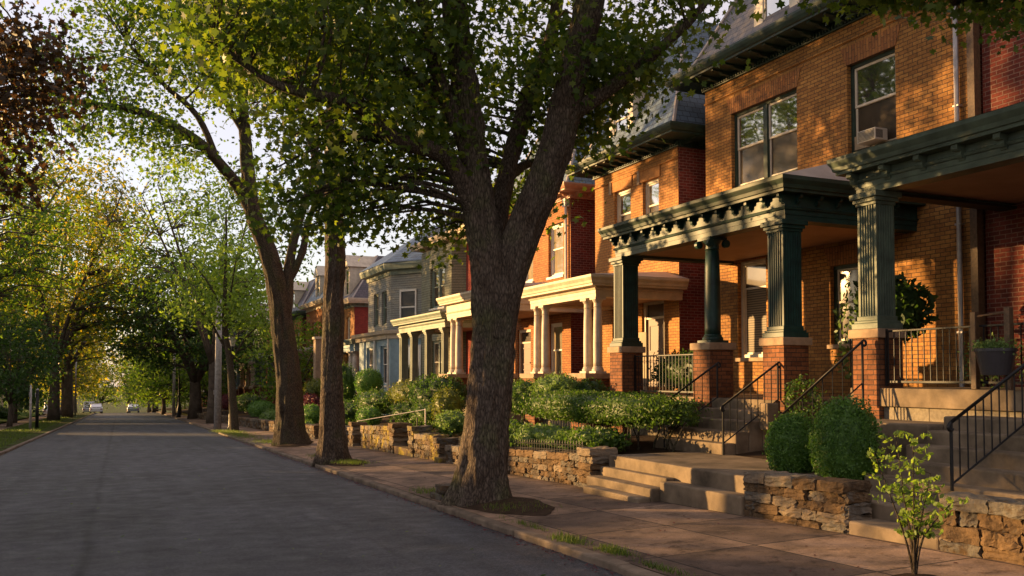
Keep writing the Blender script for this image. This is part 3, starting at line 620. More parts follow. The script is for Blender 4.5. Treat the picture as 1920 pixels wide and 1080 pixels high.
def porch(h,Xf,Ya,Yb,Xw,zf,zb,zt,trim,crownm,cols,zg,rise=.9,ov=.3,br=None,roofm='metalroof',found='concblk',fh=.14,hip=1.1,floorov=0.,pierm='brickP',ceilm='ceil'):
    X=Xf+ov; a=Ya+ov; b=Yb-ov; path=[(Xw,b),(X,b),(X,a),(Xw,a)]; zs=zt-.26; e=.003
    MB().sweep(path,[(-.3,zb),(0,zb),(0,zb+.09),(.012,zb+.092),(.012,zb+.17),(.035,zb+.18),(.05,zb+.215),(.012,zb+.235),(.012,zs),(-.3,zs)]).build('entablature',trim,h)
    MB().sweep(path,[(-.3,zs+e),(ov-.09,zs+e),(ov-.09,zs+.05),(ov-.06,zs+.06),(ov-.045,zs+.12),(ov-.01,zs+.18),(ov,zs+.2),(ov,zt),(-.3,zt)]).build('porch_cornice',crownm,h)
    r=MB(); o1=(Xf,Ya,zt+.005);o2=(Xf,Yb,zt+.005); w1=(Xw,Ya,zt+.005); w2=(Xw,Yb,zt+.005); t1=(Xw-.002,Ya+hip,zt+rise); t2=(Xw-.002,Yb-hip,zt+rise)
    r.add([o1,o2,t2,t1,w1,w2],[(1,0,3,2),(0,4,3),(5,1,2)]); r.build('porch_roof',M[roofm],h)
    MB().box(X+.3,Xw,a+.3,b-.3,zb+.06,zb+.10).build('porch_ceiling',M[ceilm],h)
    f=MB().box(X-.08-floorov,Xw,a-.1,b+.1,zf-fh,zf).build('porch_floor',M['step'],h,bevel=.012)
    MB().box(X,Xw,a-.02,b+.02,zg,zf-fh-.002).build('porch_foundation',M[found],h)
    if br:
        d,hh,w_,n=br; me=bracket_mesh(d,hh,w_,trim); P=[(X-.013,y,zs,0) for y in rng_pts(a+.02,b-.02,n)]
        P+= [(X+.25+.45*i,a-.013,zs,math.pi/2) for i in range(max(2,int((Xw-X-.3)/.45)))]; brackets(h,me,P)
    for c in cols:
        ty,cy,wd,z0=c[:4]; cx=X+.15+(c[4] if len(c)>4 else 0)
        if ty=='sq': col_square(h,cx,cy,wd,z0,zb,trim if len(c)<6 else c[5])
        elif ty=='rd': col_round(h,cx,cy,wd,z0,zb,trim if len(c)<6 else c[5],True)
        elif ty=='cr': col_round(h,cx,cy,wd,z0,zb,M['colst'])
        elif ty=='pier': pier(h,cx,cy,wd,zg,z0,M[pierm])
def door(h,X,y0,y1,z0,z1,cas,mat):
    mb=MB(); mb.box(X+.06,X+.2,y0,y0+.1,z0,z1); mb.box(X+.06,X+.2,y1-.1,y1,z0,z1); mb.box(X+.06,X+.2,y0+.1,y1-.1,z1-.1,z1); mb.box(X+.08,X+.16,y0+.1,y1-.1,z1-.5,z1-.44)
    d=mb.build('door_frame',cas,h); MB().quad((X+.13,y1-.1,z1-.44),(X+.13,y0+.1,z1-.44),(X+.13,y0+.1,z1-.1),(X+.13,y1-.1,z1-.1)).build('transom_pane',M['glassd'],d)
    b=MB().box(X+.12,X+.17,y0+.1,y1-.1,z0,z1-.5).build('door',mat,h)
    p=MB(); m=(y0+y1)/2
    for a,c in ((z0+.15,z0+.8),(z0+.95,z1-.65)): frame(p,X+.10,X+.12,y0+.2,y1-.2,a,c,.04)
    p.build('door_panel',mat,b); k=MB(); k.lathe(X+.07,y0+.18,[(.0,z0+.98),(.03,z0+1.),(.03,z0+1.03),(.0,z0+1.05)],8); k.build('handle',M['iron'],b)
# ---- house B: big orange-brick house
B=thing('brick_house','large orange brick house with dark green bracketed porch and window air conditioner','house',(13.7,10.95,0))
X=13.7; wB=[(15.38,17.66,6.13,7.98),(12.66,13.90,6.13,7.98),(16.45,17.47,2.08,4.36),(13.5,14.45,2.30,3.93),(11.2+.0,11.2+.001,2,2.001)][:4]
body(B,X,10.88,18.69,.2,8.80,wB,M['brickO'],M['brickR'])
window(B,X,*wB[0],M['green'],M['sash'],n=2); window(B,X,*wB[1],M['green'],M['sash']); window(B,X,*wB[2],M['sash'],M['sash'],'glassd','blindg',split=.72); window(B,X,*wB[3],M['green'],M['sash'],'glassd','glassd')
for a,b,c,d in wB:
    lb=MB(); lb.prism([(a-.02,d),(b+.02,d),(b+.16,d+.38),(a-.16,d+.38)],0,X-.012,X-.0005); lb.build('lintel',M['brickOv'],B)
MB().box(X-.035,X-.001,10.88,18.69,8.46,8.51).build('string_course',M['brickO'],B)
zt=cornice(B,X,10.95,18.69,8.80,M['green'],M['green'],over=.75,nb=17,hh=.26,bh=.12)
mansard(B,X-.35,10.9,19.0,zt+.003,M['slate'],3.4,1.7,dormers=((12.8,1.5,1.7),(15.9,1.5,1.7)),dm=M['sash'])
porch(B,10.3,11.92,18.2,X,1.24,4.34,5.04,M['teal'],M['green'],[('sq',12.42,.40,2.31),('pier',12.42,.27,2.31),('rd',14.48,.155,2.29),('pier',14.48,.27,2.29),('sq',17.70,.40,2.31),('pier',17.70,.27,2.31)],.3,rise=.95,br=(.13,.17,.065,14))
d=MB(); d.tube([(X-.07,11.25,8.7),(X-.07,11.25,5.0)],.045,10); d.tube([(X-.07,11.25,5.0),(X-.07,11.25,.8)],.045,10); [d.box(X-.11,X-.001,11.19,11.31,z,z+.03) for z in (2.4,4.3,6.4,8.)]; d.build('downspout',M['galv'],B,smooth=False)
MB().box(X-.16,X-.002,10.82,10.96,.3,8.9).build('corner_post',M['rusty'],B)
ac=MB(); ac.box(X-.24,X+.09,12.95,13.42,6.22,6.46); A1=ac.build('air_conditioner',M['plasticw'],B,bevel=.015)
g=MB(); [g.box(X-.246,X-.241,12.98,13.39,z,z+.008) for z in [6.25+.025*i for i in range(8)]]; g.build('vent_grille',M['dark'],A1)
g=MB(); [g.box(X-.22+.02*i,X-.212+.02*i,12.944,12.951,6.26,6.42) for i in range(9)]; g.build('side_grille',M['dark'],A1)
MB().box(X+.10,X+.14,13.42,13.82,6.22,6.50).build('accordion_panel',M['blind'],B)
# ---- house A: red brick, sage porch
A=thing('brick_house','nearest dark red brick house at the right edge with sage green bracketed porch','house',(13.9,3,0))
X=13.72; wA=[(8.2,9.3,1.5,3.95),(5.2,6.4,2.3,4.2),(4.6,5.8,6.1,8.0),(7.6,8.8,6.1,8.0)]
body(A,X,3,10.80,.2,8.9,wA,M['brickR'],M['brickR'])
door(A,X,*wA[0],M['sage'],M['door'])
for q_ in wA[1:]: window(A,X,*q_,M['green'],M['sash'])
zt=cornice(A,X,3,10.75,8.9,M['green'],M['green'],over=.7,nb=16); mansard(A,X-.3,3,10.7,zt+.003,M['slate'],3,1.6)
porch(A,10.3,2.6,10.90,X,1.47,4.45,5.04,M['sage'],M['sage'],[('sq',10.36,.37,2.36),('pier',10.36,.25,2.36),('sq',7.42,.37,2.36),('pier',7.42,.25,2.36),('sq',3.2,.37,2.36),('pier',3.2,.25,2.36)],.2,rise=.7,br=(.16,.20,.10,13),fh=.27)
MB().box(10.8,X,10.2,10.5,4.42,4.46).build('porch_side_beam',M['dark'],A)
# ---- house C: tan orange
Cc=thing('brick_house','glowing tan orange brick house with two upstairs windows and paired cream porch columns','house',(13.5,19.6,0))
X=13.5; wC=[(21.95,22.86,5.55,7.02),(20.52,21.32,5.55,7.02),(22.0,23.0,1.6,3.6),(20.3,21.4,1.35,3.7)]
body(Cc,X,19.6,24.0,0,7.62,wC,M['brickC'],M['brickR'])
for q_ in wC[:3]: window(Cc,X,*q_,M['sash'],M['sash'])
door(Cc,X,*wC[3],M['sash'],M['door'])
for a,b,c,d in wC[:2]:
    MB().box(X-.03,X-.001,a-.1,b+.1,d+.001,d+.30).build('lintel',M['brickCv'],Cc); MB().box(X-.06,X-.001,b+.101,b+.22,d-.05,d+.34).build('lintel_stop',M['stonecap'],Cc,bevel=.01)
MB().box(X-.05,X-.001,19.6,24.0,7.32,7.37).build('string_course',M['brickC'],Cc)
zt=cornice(Cc,X,19.6,24.0,7.62,M['green'],M['green'],over=.72,nb=10,hh=.24,bh=.12)
mansard(Cc,X-.35,19.3,24.3,zt+.003,M['slateB'],3.6,1.5,dormers=((22.3,1.3,1.5),),dm=M['sash'])
porch(Cc,10.65,19.15,23.5,X,1.1,3.60,4.12,M['cream'],M['cream'],[('cr',19.62,.115,1.72),('cr',20.12,.115,1.72),('pier',19.87,.42,1.72),('cr',22.55,.115,1.72),('cr',23.05,.115,1.72),('pier',22.8,.42,1.72)],-.2,rise=.3,roofm='metalroof',ov=.3)
MB().box(12.3,12.36,19.3,20.3,1.1,2.75).build('porch_screen',M['blind'],Cc,label='plain tan panel at the end of the porch')
# ---- house D
D=thing('brick_house','rust orange brick house with blue slate roof and terracotta cornice, partly behind the maple','house',(13.5,25.6,0))
X=13.5; wD=[(26.1,27.2,4.95,6.68),(28.4,29.3,4.95,6.68),(26.2,27.2,1.5,3.4),(28.6,29.7,1.1,3.3)]
body(D,X,25.6,31.4,-.3,7.35,wD,M['brickD'],M['brickR'])
for q_ in wD[:3]: window(D,X,*q_,M['white'],M['white'],'glassc','glassc',sill='white')
door(D,X,*wD[3],M['cream'],M['door'])
zt=cornice(D,X,25.6,31.4,7.35,M['terra'],M['terra'],over=.5,nb=8,hh=.22,bh=.12); mansard(D,X-.2,25.5,31.5,zt+.003,M['slateB'],4.2,2.0)
d=MB(); d.tube([(X-.08,25.78,7.35),(X-.08,25.78,4.4)],.045,8); d.box(X-.16,X-.01,25.68,25.88,7.1,7.35); d.build('downspout',M['white'],D)
porch(D,10.5,24.4,30.0,X,1.0,3.62,4.36,M['cream'],M['cream'],[('cr',24.95,.13,1.72),('pier',24.95,.24,1.72),('cr',28.9,.13,1.72),('cr',29.42,.13,1.72),('pier',29.2,.42,1.72)],-.4,rise=.3)
# ---- house E: clapboard bay
E=thing('bay_house','brick house with grey weathered clapboard bay, gilded cornice and low grey-green porch','house',(13.8,31.8,0))
X=13.8; wE=[(32.6,33.6,4.6,6.3),(32.5,33.6,1.3,3.3)]
body(E,X,31.75,40.4,-.5,7.3,wE,M['brickRb'],M['brickRb'])
for q_ in wE: window(E,X,*q_,M['greyp'],M['sash'],'glassc','glassd')
b=MB(); xb=13.25; ops=[(36.75,38.65,4.65,6.45),(36.8,38.5,1.2,3.2)]; wall_front(b,xb,35.9,39.9,-.5,7.3,ops)
b.quad((xb,35.9,-.5),(X,35.6,-.5),(X,35.6,7.3),(xb,35.9,7.3)); b.quad((X,40.2,-.5),(xb,39.9,-.5),(xb,39.9,7.3),(X,40.2,7.3)); b.build('clapboard_bay',M['clap'],E)
window(E,xb,*ops[0],M['greyp'],M['greyp'],'glass','glassd',n=2,sill='white'); window(E,xb,*ops[1],M['greyp'],M['sash'],'glassd','glassd',n=2,sill='white')
zt=cornice(E,xb+.3,31.6,40.3,7.3,M['cream'],M['cream'],over=.6,nb=12,hh=.25,bh=.14); mansard(E,13.3,31.6,40.5,zt+.003,M['slate'],2.4,2.2)
porch(E,11.0,31.0,37.3,X,.95,3.45,4.02,M['greyp'],M['greyp'],[('sq',31.7,.2,1.3),('sq',33.6,.22,1.3),('sq',35.4,.26,1.3),('sq',36.8,.3,1.3)],-.6,rise=.35,floorov=.0)
# ---- house F: turret with blue slate and blue bay
Fh=thing('bay_house','pale clapboard corner-bay house with blue slate hip roof and light blue ground floor bay','house',(13,40.6,0))
body(Fh,14.0,40.9,48.6,-.8,6.6,[(46,47,4.3,5.8)],M['brickRb'],M['brickRb']); window(Fh,14.0,46,47,4.3,5.8,M['greyp'],M['sash'])
xb=12.7; b=MB(); ops=[(43.7,44.6,4.2,5.9),(45.2,46.1,4.2,5.9)]; wall_front(b,xb,43.0,47.2,3.6,6.6,ops); b.build('clapboard_bay',M['clapW'],Fh)
for q_ in ops: window(Fh,xb,*q_,M['greyp'],M['greyp'],'glassd','glassd',sill=None)
bb=MB(); bb.quad((xb,43.0,3.6),(14.0,40.9,3.6),(14.0,40.9,6.6),(xb,43.0,6.6)); bb.build('bay_side',M['clapW'],Fh); bb=MB(); bb.quad((14.0,48.4,3.6),(xb,47.2,3.6),(xb,47.2,6.6),(14.0,48.4,6.6)); bb.build('bay_side',M['clapW'],Fh)
# angled window on the near bay face
e0=Vector((xb,43.0,0)); e1=Vector((14.0,40.9,0)); dr=(e1-e0).normalized(); nr=Vector((dr.y,-dr.x,0)); nr=nr if nr.y<0 else -nr
def aquad(mb,s0,s1,z0,z1,o0,o1,e0=e0):
    P=[]
    for o in (o0,o1):
        for s_,z in ((s0,z0),(s1,z0),(s1,z1),(s0,z1)): v=e0+dr*s_+nr*o; P.append((v.x,v.y,z))
    mb.add(P,[(0,1,2,3),(7,6,5,4),(0,4,5,1),(1,5,6,2),(2,6,7,3),(3,7,4,0)])
L=(e1-e0).length; a,b_=L*.25,L*.68
m=MB(); aquad(m,a,b_,4.15,4.25,.005,.06); aquad(m,a,b_,5.75,5.85,.005,.06); aquad(m,a,a+.09,4.25,5.75,.005,.06); aquad(m,b_-.09,b_,4.25,5.75,.005,.06); aquad(m,a+.09,b_-.09,4.95,5.02,.005,.05); fw=m.build('window',M['white'],Fh)
m=MB(); aquad(m,a+.09,b_-.09,4.25,4.95,.003,.015); aquad(m,a+.09,b_-.09,5.02,5.75,.003,.015); m.build('pane',M['screen'],fw)
cp=[(14.3,49.0),(xb,47.3),(xb,42.9),(14.1,40.7)]
MB().sweep(cp,[(-.1,6.6),(.06,6.6),(.08,6.8),(.35,6.83),(.42,7.05),(.42,7.15),(-.1,7.15)]).build('crown_moulding',M['greyp'],Fh)
mb=MB(); ap=[(15.0,49.4,7.16),(12.25,47.6,7.16),(12.25,42.6,7.16),(14.0,40.2,7.16),(19,40.2,7.16),(19,49.4,7.16)]; pk=(15.6,45.0,9.6); mb.add(ap+[pk],[(0,1,6),(1,2,6),(2,3,6),(3,4,6),(4,5,6),(5,0,6)]); mb.build('roof',M['slateB'],Fh)
MB().sweep([(14.3,49.0),(12.2,47.4),(12.2,41.6),(14.0,39.4)],[(-.2,3.42),(.1,3.42),(.12,3.6),(.3,3.65),(.35,3.8),(-.2,3.85)]).build('bay_cornice',M['cream'],Fh)
b=MB(); ops=[(42.0,43.2,1.2,3.1),(44.6,45.8,1.2,3.1)]; wall_front(b,12.25,41.5,47.3,-.6,3.42,ops); b.quad((12.25,41.5,-.6),(14.0,39.6,-.6),(14.0,39.6,3.42),(12.25,41.5,3.42)); b.build('ground_floor_bay',M['blue'],Fh)
for q_ in ops: window(Fh,12.25,*q_,M['blue'],M['white'],'glassd','glassd',sill='white')
e0=Vector((12.25,41.5,0)); m=MB(); aquad(m,.9,1.9,1.2,3.1,.005,.05,e0); fw=m.build('window',M['white'],Fh); m=MB(); aquad(m,1.0,1.8,1.3,3.0,.052,.056,e0); m.build('pane',M['glassd'],fw)
d=MB(); d.tube([(12.1,41.4,3.4),(12.1,41.4,.2)],.05,8); d.tube([(12.15,43.9,3.4),(12.15,43.9,.2)],.06,8); d.build('downspout',M['white'],Fh)
# ---- house G
G=thing('brick_house','small orange brick house with violet slate roof and dormer, beside the straight second trunk','house',(14,55,0))
X=14.0; wG=[(56.3,57.3,3.9,5.4),(58.6,59.6,3.9,5.4),(56,57.4,.8,2.6)]
body(G,X,55.3,62,-1.2,5.95,wG,M['brickC'],M['brickRb'])
for q_ in wG: window(G,X,*q_,M['sash'],M['sash'],'glassc','glassd')
zt=cornice(G,X,55.3,62,5.95,M['greyp'],M['cream'],over=.55,nb=8); mansard(G,X-.2,55,62.2,zt+.003,M['slateP'],3.,2.2,dormers=((57.5,1.5,1.9),),dm=M['cream'])
porch(G,12.4,49.7,58,16,.5,3.05,3.72,M['blue'],M['greyp'],[('cr',50.4,.2,.7),('cr',51.3,.2,.7),('cr',57.0,.2,.7)],-1,rise=.4)
MB().box(13.9,14.0,49.9,55.3,.5,3.1).build('porch_back_wall',M['door'],G)
# ---- farther houses of the row
cl_=[('brickD','brickRb','cream','slateB','with teal slate roof'),('brickC','brickR','sage','slateP','with sage green porch'),('brickD','brickR','cream','slate','with orange walls'),('clapW','clapW','blue','slateB','with light blue trim'),('brickO','brickR','greyp','slate','with a grey porch'),('brickRb','brickR','cream','slateP','with a cream porch'),('brickD','brickR','white','slate','with white trim')]
kind=['behind the straight second trunk','just right of the leaning third trunk','left of the leaning third trunk','right of the slim street tree','beyond the bright young tree','far along the row','farthest in the row']
for i,y0 in enumerate((64,73.5,83,92.5,103,114,126)):
    f_,s_,tr,rf,ds=cl_[i]; zb=zr(y0)+.2; X=14.3; o=zr(y0)
    H=thing('row_house','distant row house %s, %s'%(ds,kind[i]),'house',(X,y0,zb)); w_=7.6+.3*(i%3); y1=y0+w_
    ops=[(y0+1,y0+2,o+5.8,o+7.4),(y0+4.3,y0+5.3,o+5.8,o+7.4),(y0+1.2,y0+2.4,o+2.4,o+4.4),(y0+4.6,y0+5.7,o+2.,o+4.2)]
    body(H,X,y0,y1,o-.2,o+8.3,ops,M[f_],M[s_]); 
    for q_ in ops: window(H,X,*q_,M[tr],M['sash'],'glass','glassd')
    zt=cornice(H,X,y0,y1,o+8.3,M[tr],M[tr],over=.55,nb=0,dent=False); mansard(H,X-.2,y0-.1,y1+.1,zt+.003,M[rf],2.8,1.6,dormers=((y0+w_/2,1.5,1.7),),dm=M['sash'])
    zf=o+1.9
    porch(H,11.4,y0-.6,y1-.8,X,zf,o+4.5,o+5.1,M[tr],M[tr],[('sq',y0-.1,.3,zf+.9),('pier',y0-.1,.3,zf+.9),('sq',y0+3.2,.3,zf+.9),('pier',y0+3.2,.3,zf+.9),('sq',y1-1.35,.3,zf+.9),('pier',y1-1.35,.3,zf+.9)],o,rise=.5)
# tall brick pier seen between trunks
t=thing('gate_pier','tall sunlit pale pier standing in the gap between the leaning trunk and the straight trunk','pier',(11,52.2,zr(52)))
MB().box(10.9,11.3,51.9,52.5,zr(52)+.3,3.75).build('shaft',M['stonecap'],t,bevel=.02); MB().box(10.83,11.37,51.83,52.57,3.752,3.9).build('pier_cap',M['cream'],t,bevel=.02)
# left-side far houses, a few pixels seen through leaves
for i,(y0,lb) in enumerate(((78,'pale house on the left side glimpsed through leaves near the left edge'),(100,'second pale house on the left side behind the big left trunk'),(122,'third house on the left side behind the far left trunks'))):
    H=thing('row_house',lb,'house',(-16,y0,zr(y0))); o=zr(y0); mb=MB(); mb.box(-24,-14,y0,y0+9,o,o+7.6); mb.build('wall',M[('clapW','brickD','clapW')[i]],H)
    m=MB(); m.prism([(y0-.3,o+7.61),(y0+9.3,o+7.61),(y0+4.5,o+10.5)],0,-24.3,-13.7); m.build('roof',M['slate'],H)
    for yy_ in (y0+1.5,y0+6):
        for z_ in (o+1.8,o+5): m=MB(); m.box(-14.0,-13.95,yy_,yy_+1.2,z_,z_+1.7); f=m.build('window',M['white'],H); MB().box(-13.948,-13.94,yy_+.08,yy_+1.12,z_+.08,z_+1.62).build('pane',M['glassd'],f)
    m=MB(); m.box(-14,-11.6,y0+.5,y0+8.5,o+3.6,o+3.9); m.box(-14,-11.8,y0+.6,y0+8.4,o+.5,o+.9); m.build('porch_roof',M['white'],H)
    for yy_ in (y0+.8,y0+4.4,y0+8): MB().box(-12,-11.75,yy_,yy_+.25,o+.9,o+3.6).build('post',M['white'],H)
# ---------------------------------------------------------------- ironwork
def handrail(label,p0,p1,post0,post1,n,mat='iron',curl=True,bot=.62,name='handrail',ext0=0.):
    """p0 low end of top rail, p1 high end; posts drop to z post0/post1"""
    p0=Vector(p0); p1=Vector(p1); t=thing(name,label,'handrail',(p0.x,p0.y,post0)); m=M[mat]
    mb=MB(); d=(p1-p0).normalized(); pts=[p0-d*ext0,p0,p1]; 
    if curl:
        c=[]; 
        for k in range(9):
            a=math.pi*.5+k*.55; r=.055*(1-k*.07); c.append(p0-d*ext0+Vector((-.0+d.x*r*math.cos(a),d.y*r*math.cos(a),r*math.sin(a)-.055)))
        pts=c[::-1]+pts[1:]
        c=[]
        for k in range(9):
            a=math.pi*.5-k*.55; r=.055*(1-k*.07); c.append(p1+d*.03+Vector((d.x*r*math.cos(a),d.y*r*math.cos(a),r*math.sin(a)-.055)))
        pts+=c
    mb.tube(pts,.019,8); mb.build('top_rail',m,t,smooth=True)
    b0=p0-Vector((0,0,bot)); b1=p1-Vector((0,0,bot)); MB().tube([b0,b1],.012,6).build('bottom_rail',m,t)
    MB().tube([(p0.x,p0.y,post0),(p0.x,p0.y,p0.z)],.018,8).build('post',m,t); MB().tube([(p1.x,p1.y,post1),(p1.x,p1.y,p1.z)],.018,8).build('post',m,t)
    for i in range(1,n+1):
        q=p0.lerp(p1,i/(n+1)); MB().tube([(q.x,q.y,q.z-bot),(q.x,q.y,q.z)],.0085,6).build('baluster',m,t)
    return t
handrail('left iron handrail of the green porch steps, nearer the hedge',(9.3,14.0,1.16),(10.3,13.75,1.88),.35,1.24,6)
handrail('right iron handrail of the green porch steps with scrolled ends',(9.3,12.27,1.16),(10.45,12.27,1.87),.35,1.24,7)
handrail('iron handrail rising behind the two boxwood shrubs to the sage porch',(9.3,10.82,1.08),(10.35,10.27,2.17),.5,1.2,7)
handrail('thick black iron handrail with scroll end at the right edge',(8.3,7.0,1.15),(10.0,7.05,2.02),.42,1.3,12,bot=.66)
def railing(label,x,y0,y1,z0,z1,n,mat='iron',scroll=False):
    t=thing('porch_railing',label,'railing',(x,y0,z0)); m=M[mat]
    MB().box(x-.02,x+.02,y0,y1,z1-.03,z1).build('top_rail',m,t,bevel=.005); MB().box(x-.012,x+.012,y0,y1,z0+.05,z0+.08).build('bottom_rail',m,t)
    for i in range(n):
        y=y0+(y1-y0)*(i+.5)/n; b=MB(); b.tube([(x,y,z0+.08),(x,y,z1-.03)],.009,5)
        if scroll:
            for s_ in (-1,1):
                c=[(x,y+s_*(.028+.025*math.cos(k*.7)),z0+.2+.025*math.sin(k*.7)) for k in range(9)]; b.tube(c,.005,4)
                c=[(x,y+s_*(.028+.025*math.cos(k*.7)),z1-.14+.025*math.sin(k*.7)) for k in range(9)]; b.tube(c,.005,4)
        b.build('baluster',m,t)
    for y in (y0+.015,y1-.015): MB().box(x-.02,x+.02,y-.015,y+.015,z0,z1+.02).build('post',m,t)
    return t
railing('scrolled iron railing between the left and round columns of the green porch',10.78,14.78,17.4,1.26,2.10,22,scroll=True)
railing('black iron railing of the sage porch behind the hanging planter',10.62,7.72,10.08,1.50,2.33,22)
t=thing('railing_post','pair of rust-brown square posts with rails beside the hanging planter','post',(10.6,8.2,1.47)); MB().box(10.50,10.58,8.45,8.53,1.475,2.5).build('post',M['rusty'],t,bevel=.006); MB().box(10.38,10.46,7.86,7.94,1.475,2.52).build('post',M['rusty'],t,bevel=.006); MB().tube([(10.54,8.45,2.44),(10.42,7.94,2.46)],.015,6).build('top_rail',M['rusty'],t)
handrail('slanted pale grey pipe handrail rising from the far stone pillar',(7.5,29.1,.2),(8.3,24.6,.72),-.4,.1,0,'galv',False,.02)
handrail('thin black iron rail at the far garden entrance between pillars',(7.6,23.2,.55),(8.6,23.2,.95),-.3,.1,3,'iron',False,.4)
handrail('light grey handrail climbing to the light blue bay of the turret house, left one',(10.3,40.0,.35),(12.0,40.9,1.45),-.5,.4,3,'galv',False,.5)
handrail('light grey handrail climbing to the light blue bay of the turret house, right one',(10.3,38.6,.35),(12.0,39.5,1.45),-.5,.4,3,'galv',False,.5)
def spikefence(label,x,y0,y1,dz0,h,sp,x1=None):
    t=thing('iron_fence',label,'fence',(x,y0,dz0(y0))); x1=x if x1 is None else x1
    f=lambda k:(x+(x1-x)*k)
    for q_ in (.25,.8): MB().tube([(x,y0,dz0(y0)+h*q_),(x1,y1,dz0(y1)+h*q_)],.008,6).build('rail',M['iron'],t)
    n=int((y1-y0)/sp)
    for i in range(min(n,98)):
        k=(i+.5)/n; y=y0+(y1-y0)*k; xx=f(k); b=MB(); b.tube([(xx,y,dz0(y)-.03),(xx,y,dz0(y)+h)],.007,5); b.tube([(xx,y,dz0(y)+h-.01),(xx,y,dz0(y)+h+.05)],[.014,.001],5); b.build('picket',M['iron'],t)
spikefence('low spiked iron fence along the top of the stone wall by the maple',7.42,13.6,19.6,lambda y:.34+(y-13.55)*-.048,.17,.105)
spikefence('second low iron fence inside the garden behind the wall planting',9.0,14.6,18.6,lambda y:.45-(y-14)*.03,.42,.12)
# ---------------------------------------------------------------- planter, stones, mailbox-like bits
t=thing('hanging_planter','dark grey tapered planter with bright green herbs hung on the sage porch railing','planter',(10.35,8.0,1.66))
p=MB(); p.lathe(10.3,8.0,[(.165,1.66),(.17,1.665),(.235,1.96),(.25,1.96),(.25,2.0),(.225,2.0),(.215,1.95)],28); p.build('pot',M['pot'],t,smooth=False)
MB().lathe(10.3,8.0,[(.21,1.93),(.21,1.945)],20).build('soil',M['soil'],t); MB().box(10.28,10.62,7.98,8.02,2.0,2.02).build('hook',M['iron'],t)
cen=np.array([10.3,8.0,2.02])+rng.normal(size=(700,3))*np.array([.11,.12,.045]); leafmesh('herb_foliage',cen,.04,M['pale'],OVAL,t)
t=thing('kerb_stone_block','two small loose stone blocks stacked beside the big maple on the kerb','stone',(4.8,13.6,-.27))
mb=MB(); rock(mb,4.72,5.04,13.25,13.75,-.29,-.19,.008); mb.build('lower_block',M['stone'],t,smooth=True); mb=MB(); rock(mb,4.76,4.99,13.3,13.62,-.185,-.05,.006); mb.build('upper_block',M['stone'],t,smooth=True)
# ---------------------------------------------------------------- street lamps, poles, cable, cars
def lamp(label,x,y,h=4.6):
    z=zr(y)+.15; t=thing('street_lamp',label,'street lamp',(x,y,z))
    p=MB(); p.lathe(x,y,[(.22,z),(.22,z+.12),(.17,z+.2),(.16,z+.8),(.11,z+.95),(.075,z+1.1),(.055,z+h-.5),(.08,z+h-.45),(.05,z+h-.4),(.09,z+h-.3)],12); p.build('post',M['iron'],t,smooth=True)
    g=MB(); g.lathe(x,y,[(.09,z+h-.29),(.21,z+h+.15),(.2,z+h+.2)],8); g.build('lantern_glass',M['lampglass'],t)
    g=MB(); g.lathe(x,y,[(.23,z+h+.2),(.23,z+h+.23),(.1,z+h+.4),(.03,z+h+.5),(.02,z+h+.62)],8); g.build('lantern_cap',M['iron'],t)
lamp('black lantern street lamp on the left verge beside the big left trunk',-3.75,104,8.6); lamp('black street lamp base beside the slim young tree on the right',5.93,48.6,4.6)
lamp('distant black street lamp on the right near the spreading dark tree',6.2,90,4.6)
def pole(label,x,y,h,r,mat='wood'):
    z=zr(y)+.1; t=thing('utility_pole',label,'pole',(x,y,z)); MB().tube([(x,y,z),(x,y,z+h)],[r,r*.75],12).build('shaft',M[mat],t,smooth=True); MB().lathe(x,y,[(r*.78,z+h+.002),(r*.78,z+h+.05),(.01,z+h+.1)],12).build('pole_cap',M['galv'],t)
    MB().box(x-r-.02,x-r+.01,y-.08,y+.08,z+1.9,z+2.15).build('tag_plate',M['galv'],t); return t
pole('weathered grey utility pole on the right kerb left of the slim young tree',5.65,52.5,8.,.2)
pole('short thin grey post on the left verge near the left edge',-3.95,59,2.5,.07); pole('short dark post on the left verge near the left edge',-3.7,60.5,2.3,.10,'iron')
pole('thin pale pole on the left far beyond the big trunk',-3.1,112,9,.09,'galv')
pole('dark pole on the right behind the spreading dark tree',6.4,100,7,.16)
cp=[( -3.75+10.2*k, 104-4*k, 5.3+ .9*k -1.2*4*k*(1-k)*.45) for k in [i/14 for i in range(15)]]
o=MB().tube(cp,.03,6).build('overhead_cable',M['lampglass']); o['label']='pale sagging cable across the street from the left lantern'; o['category']='cable'
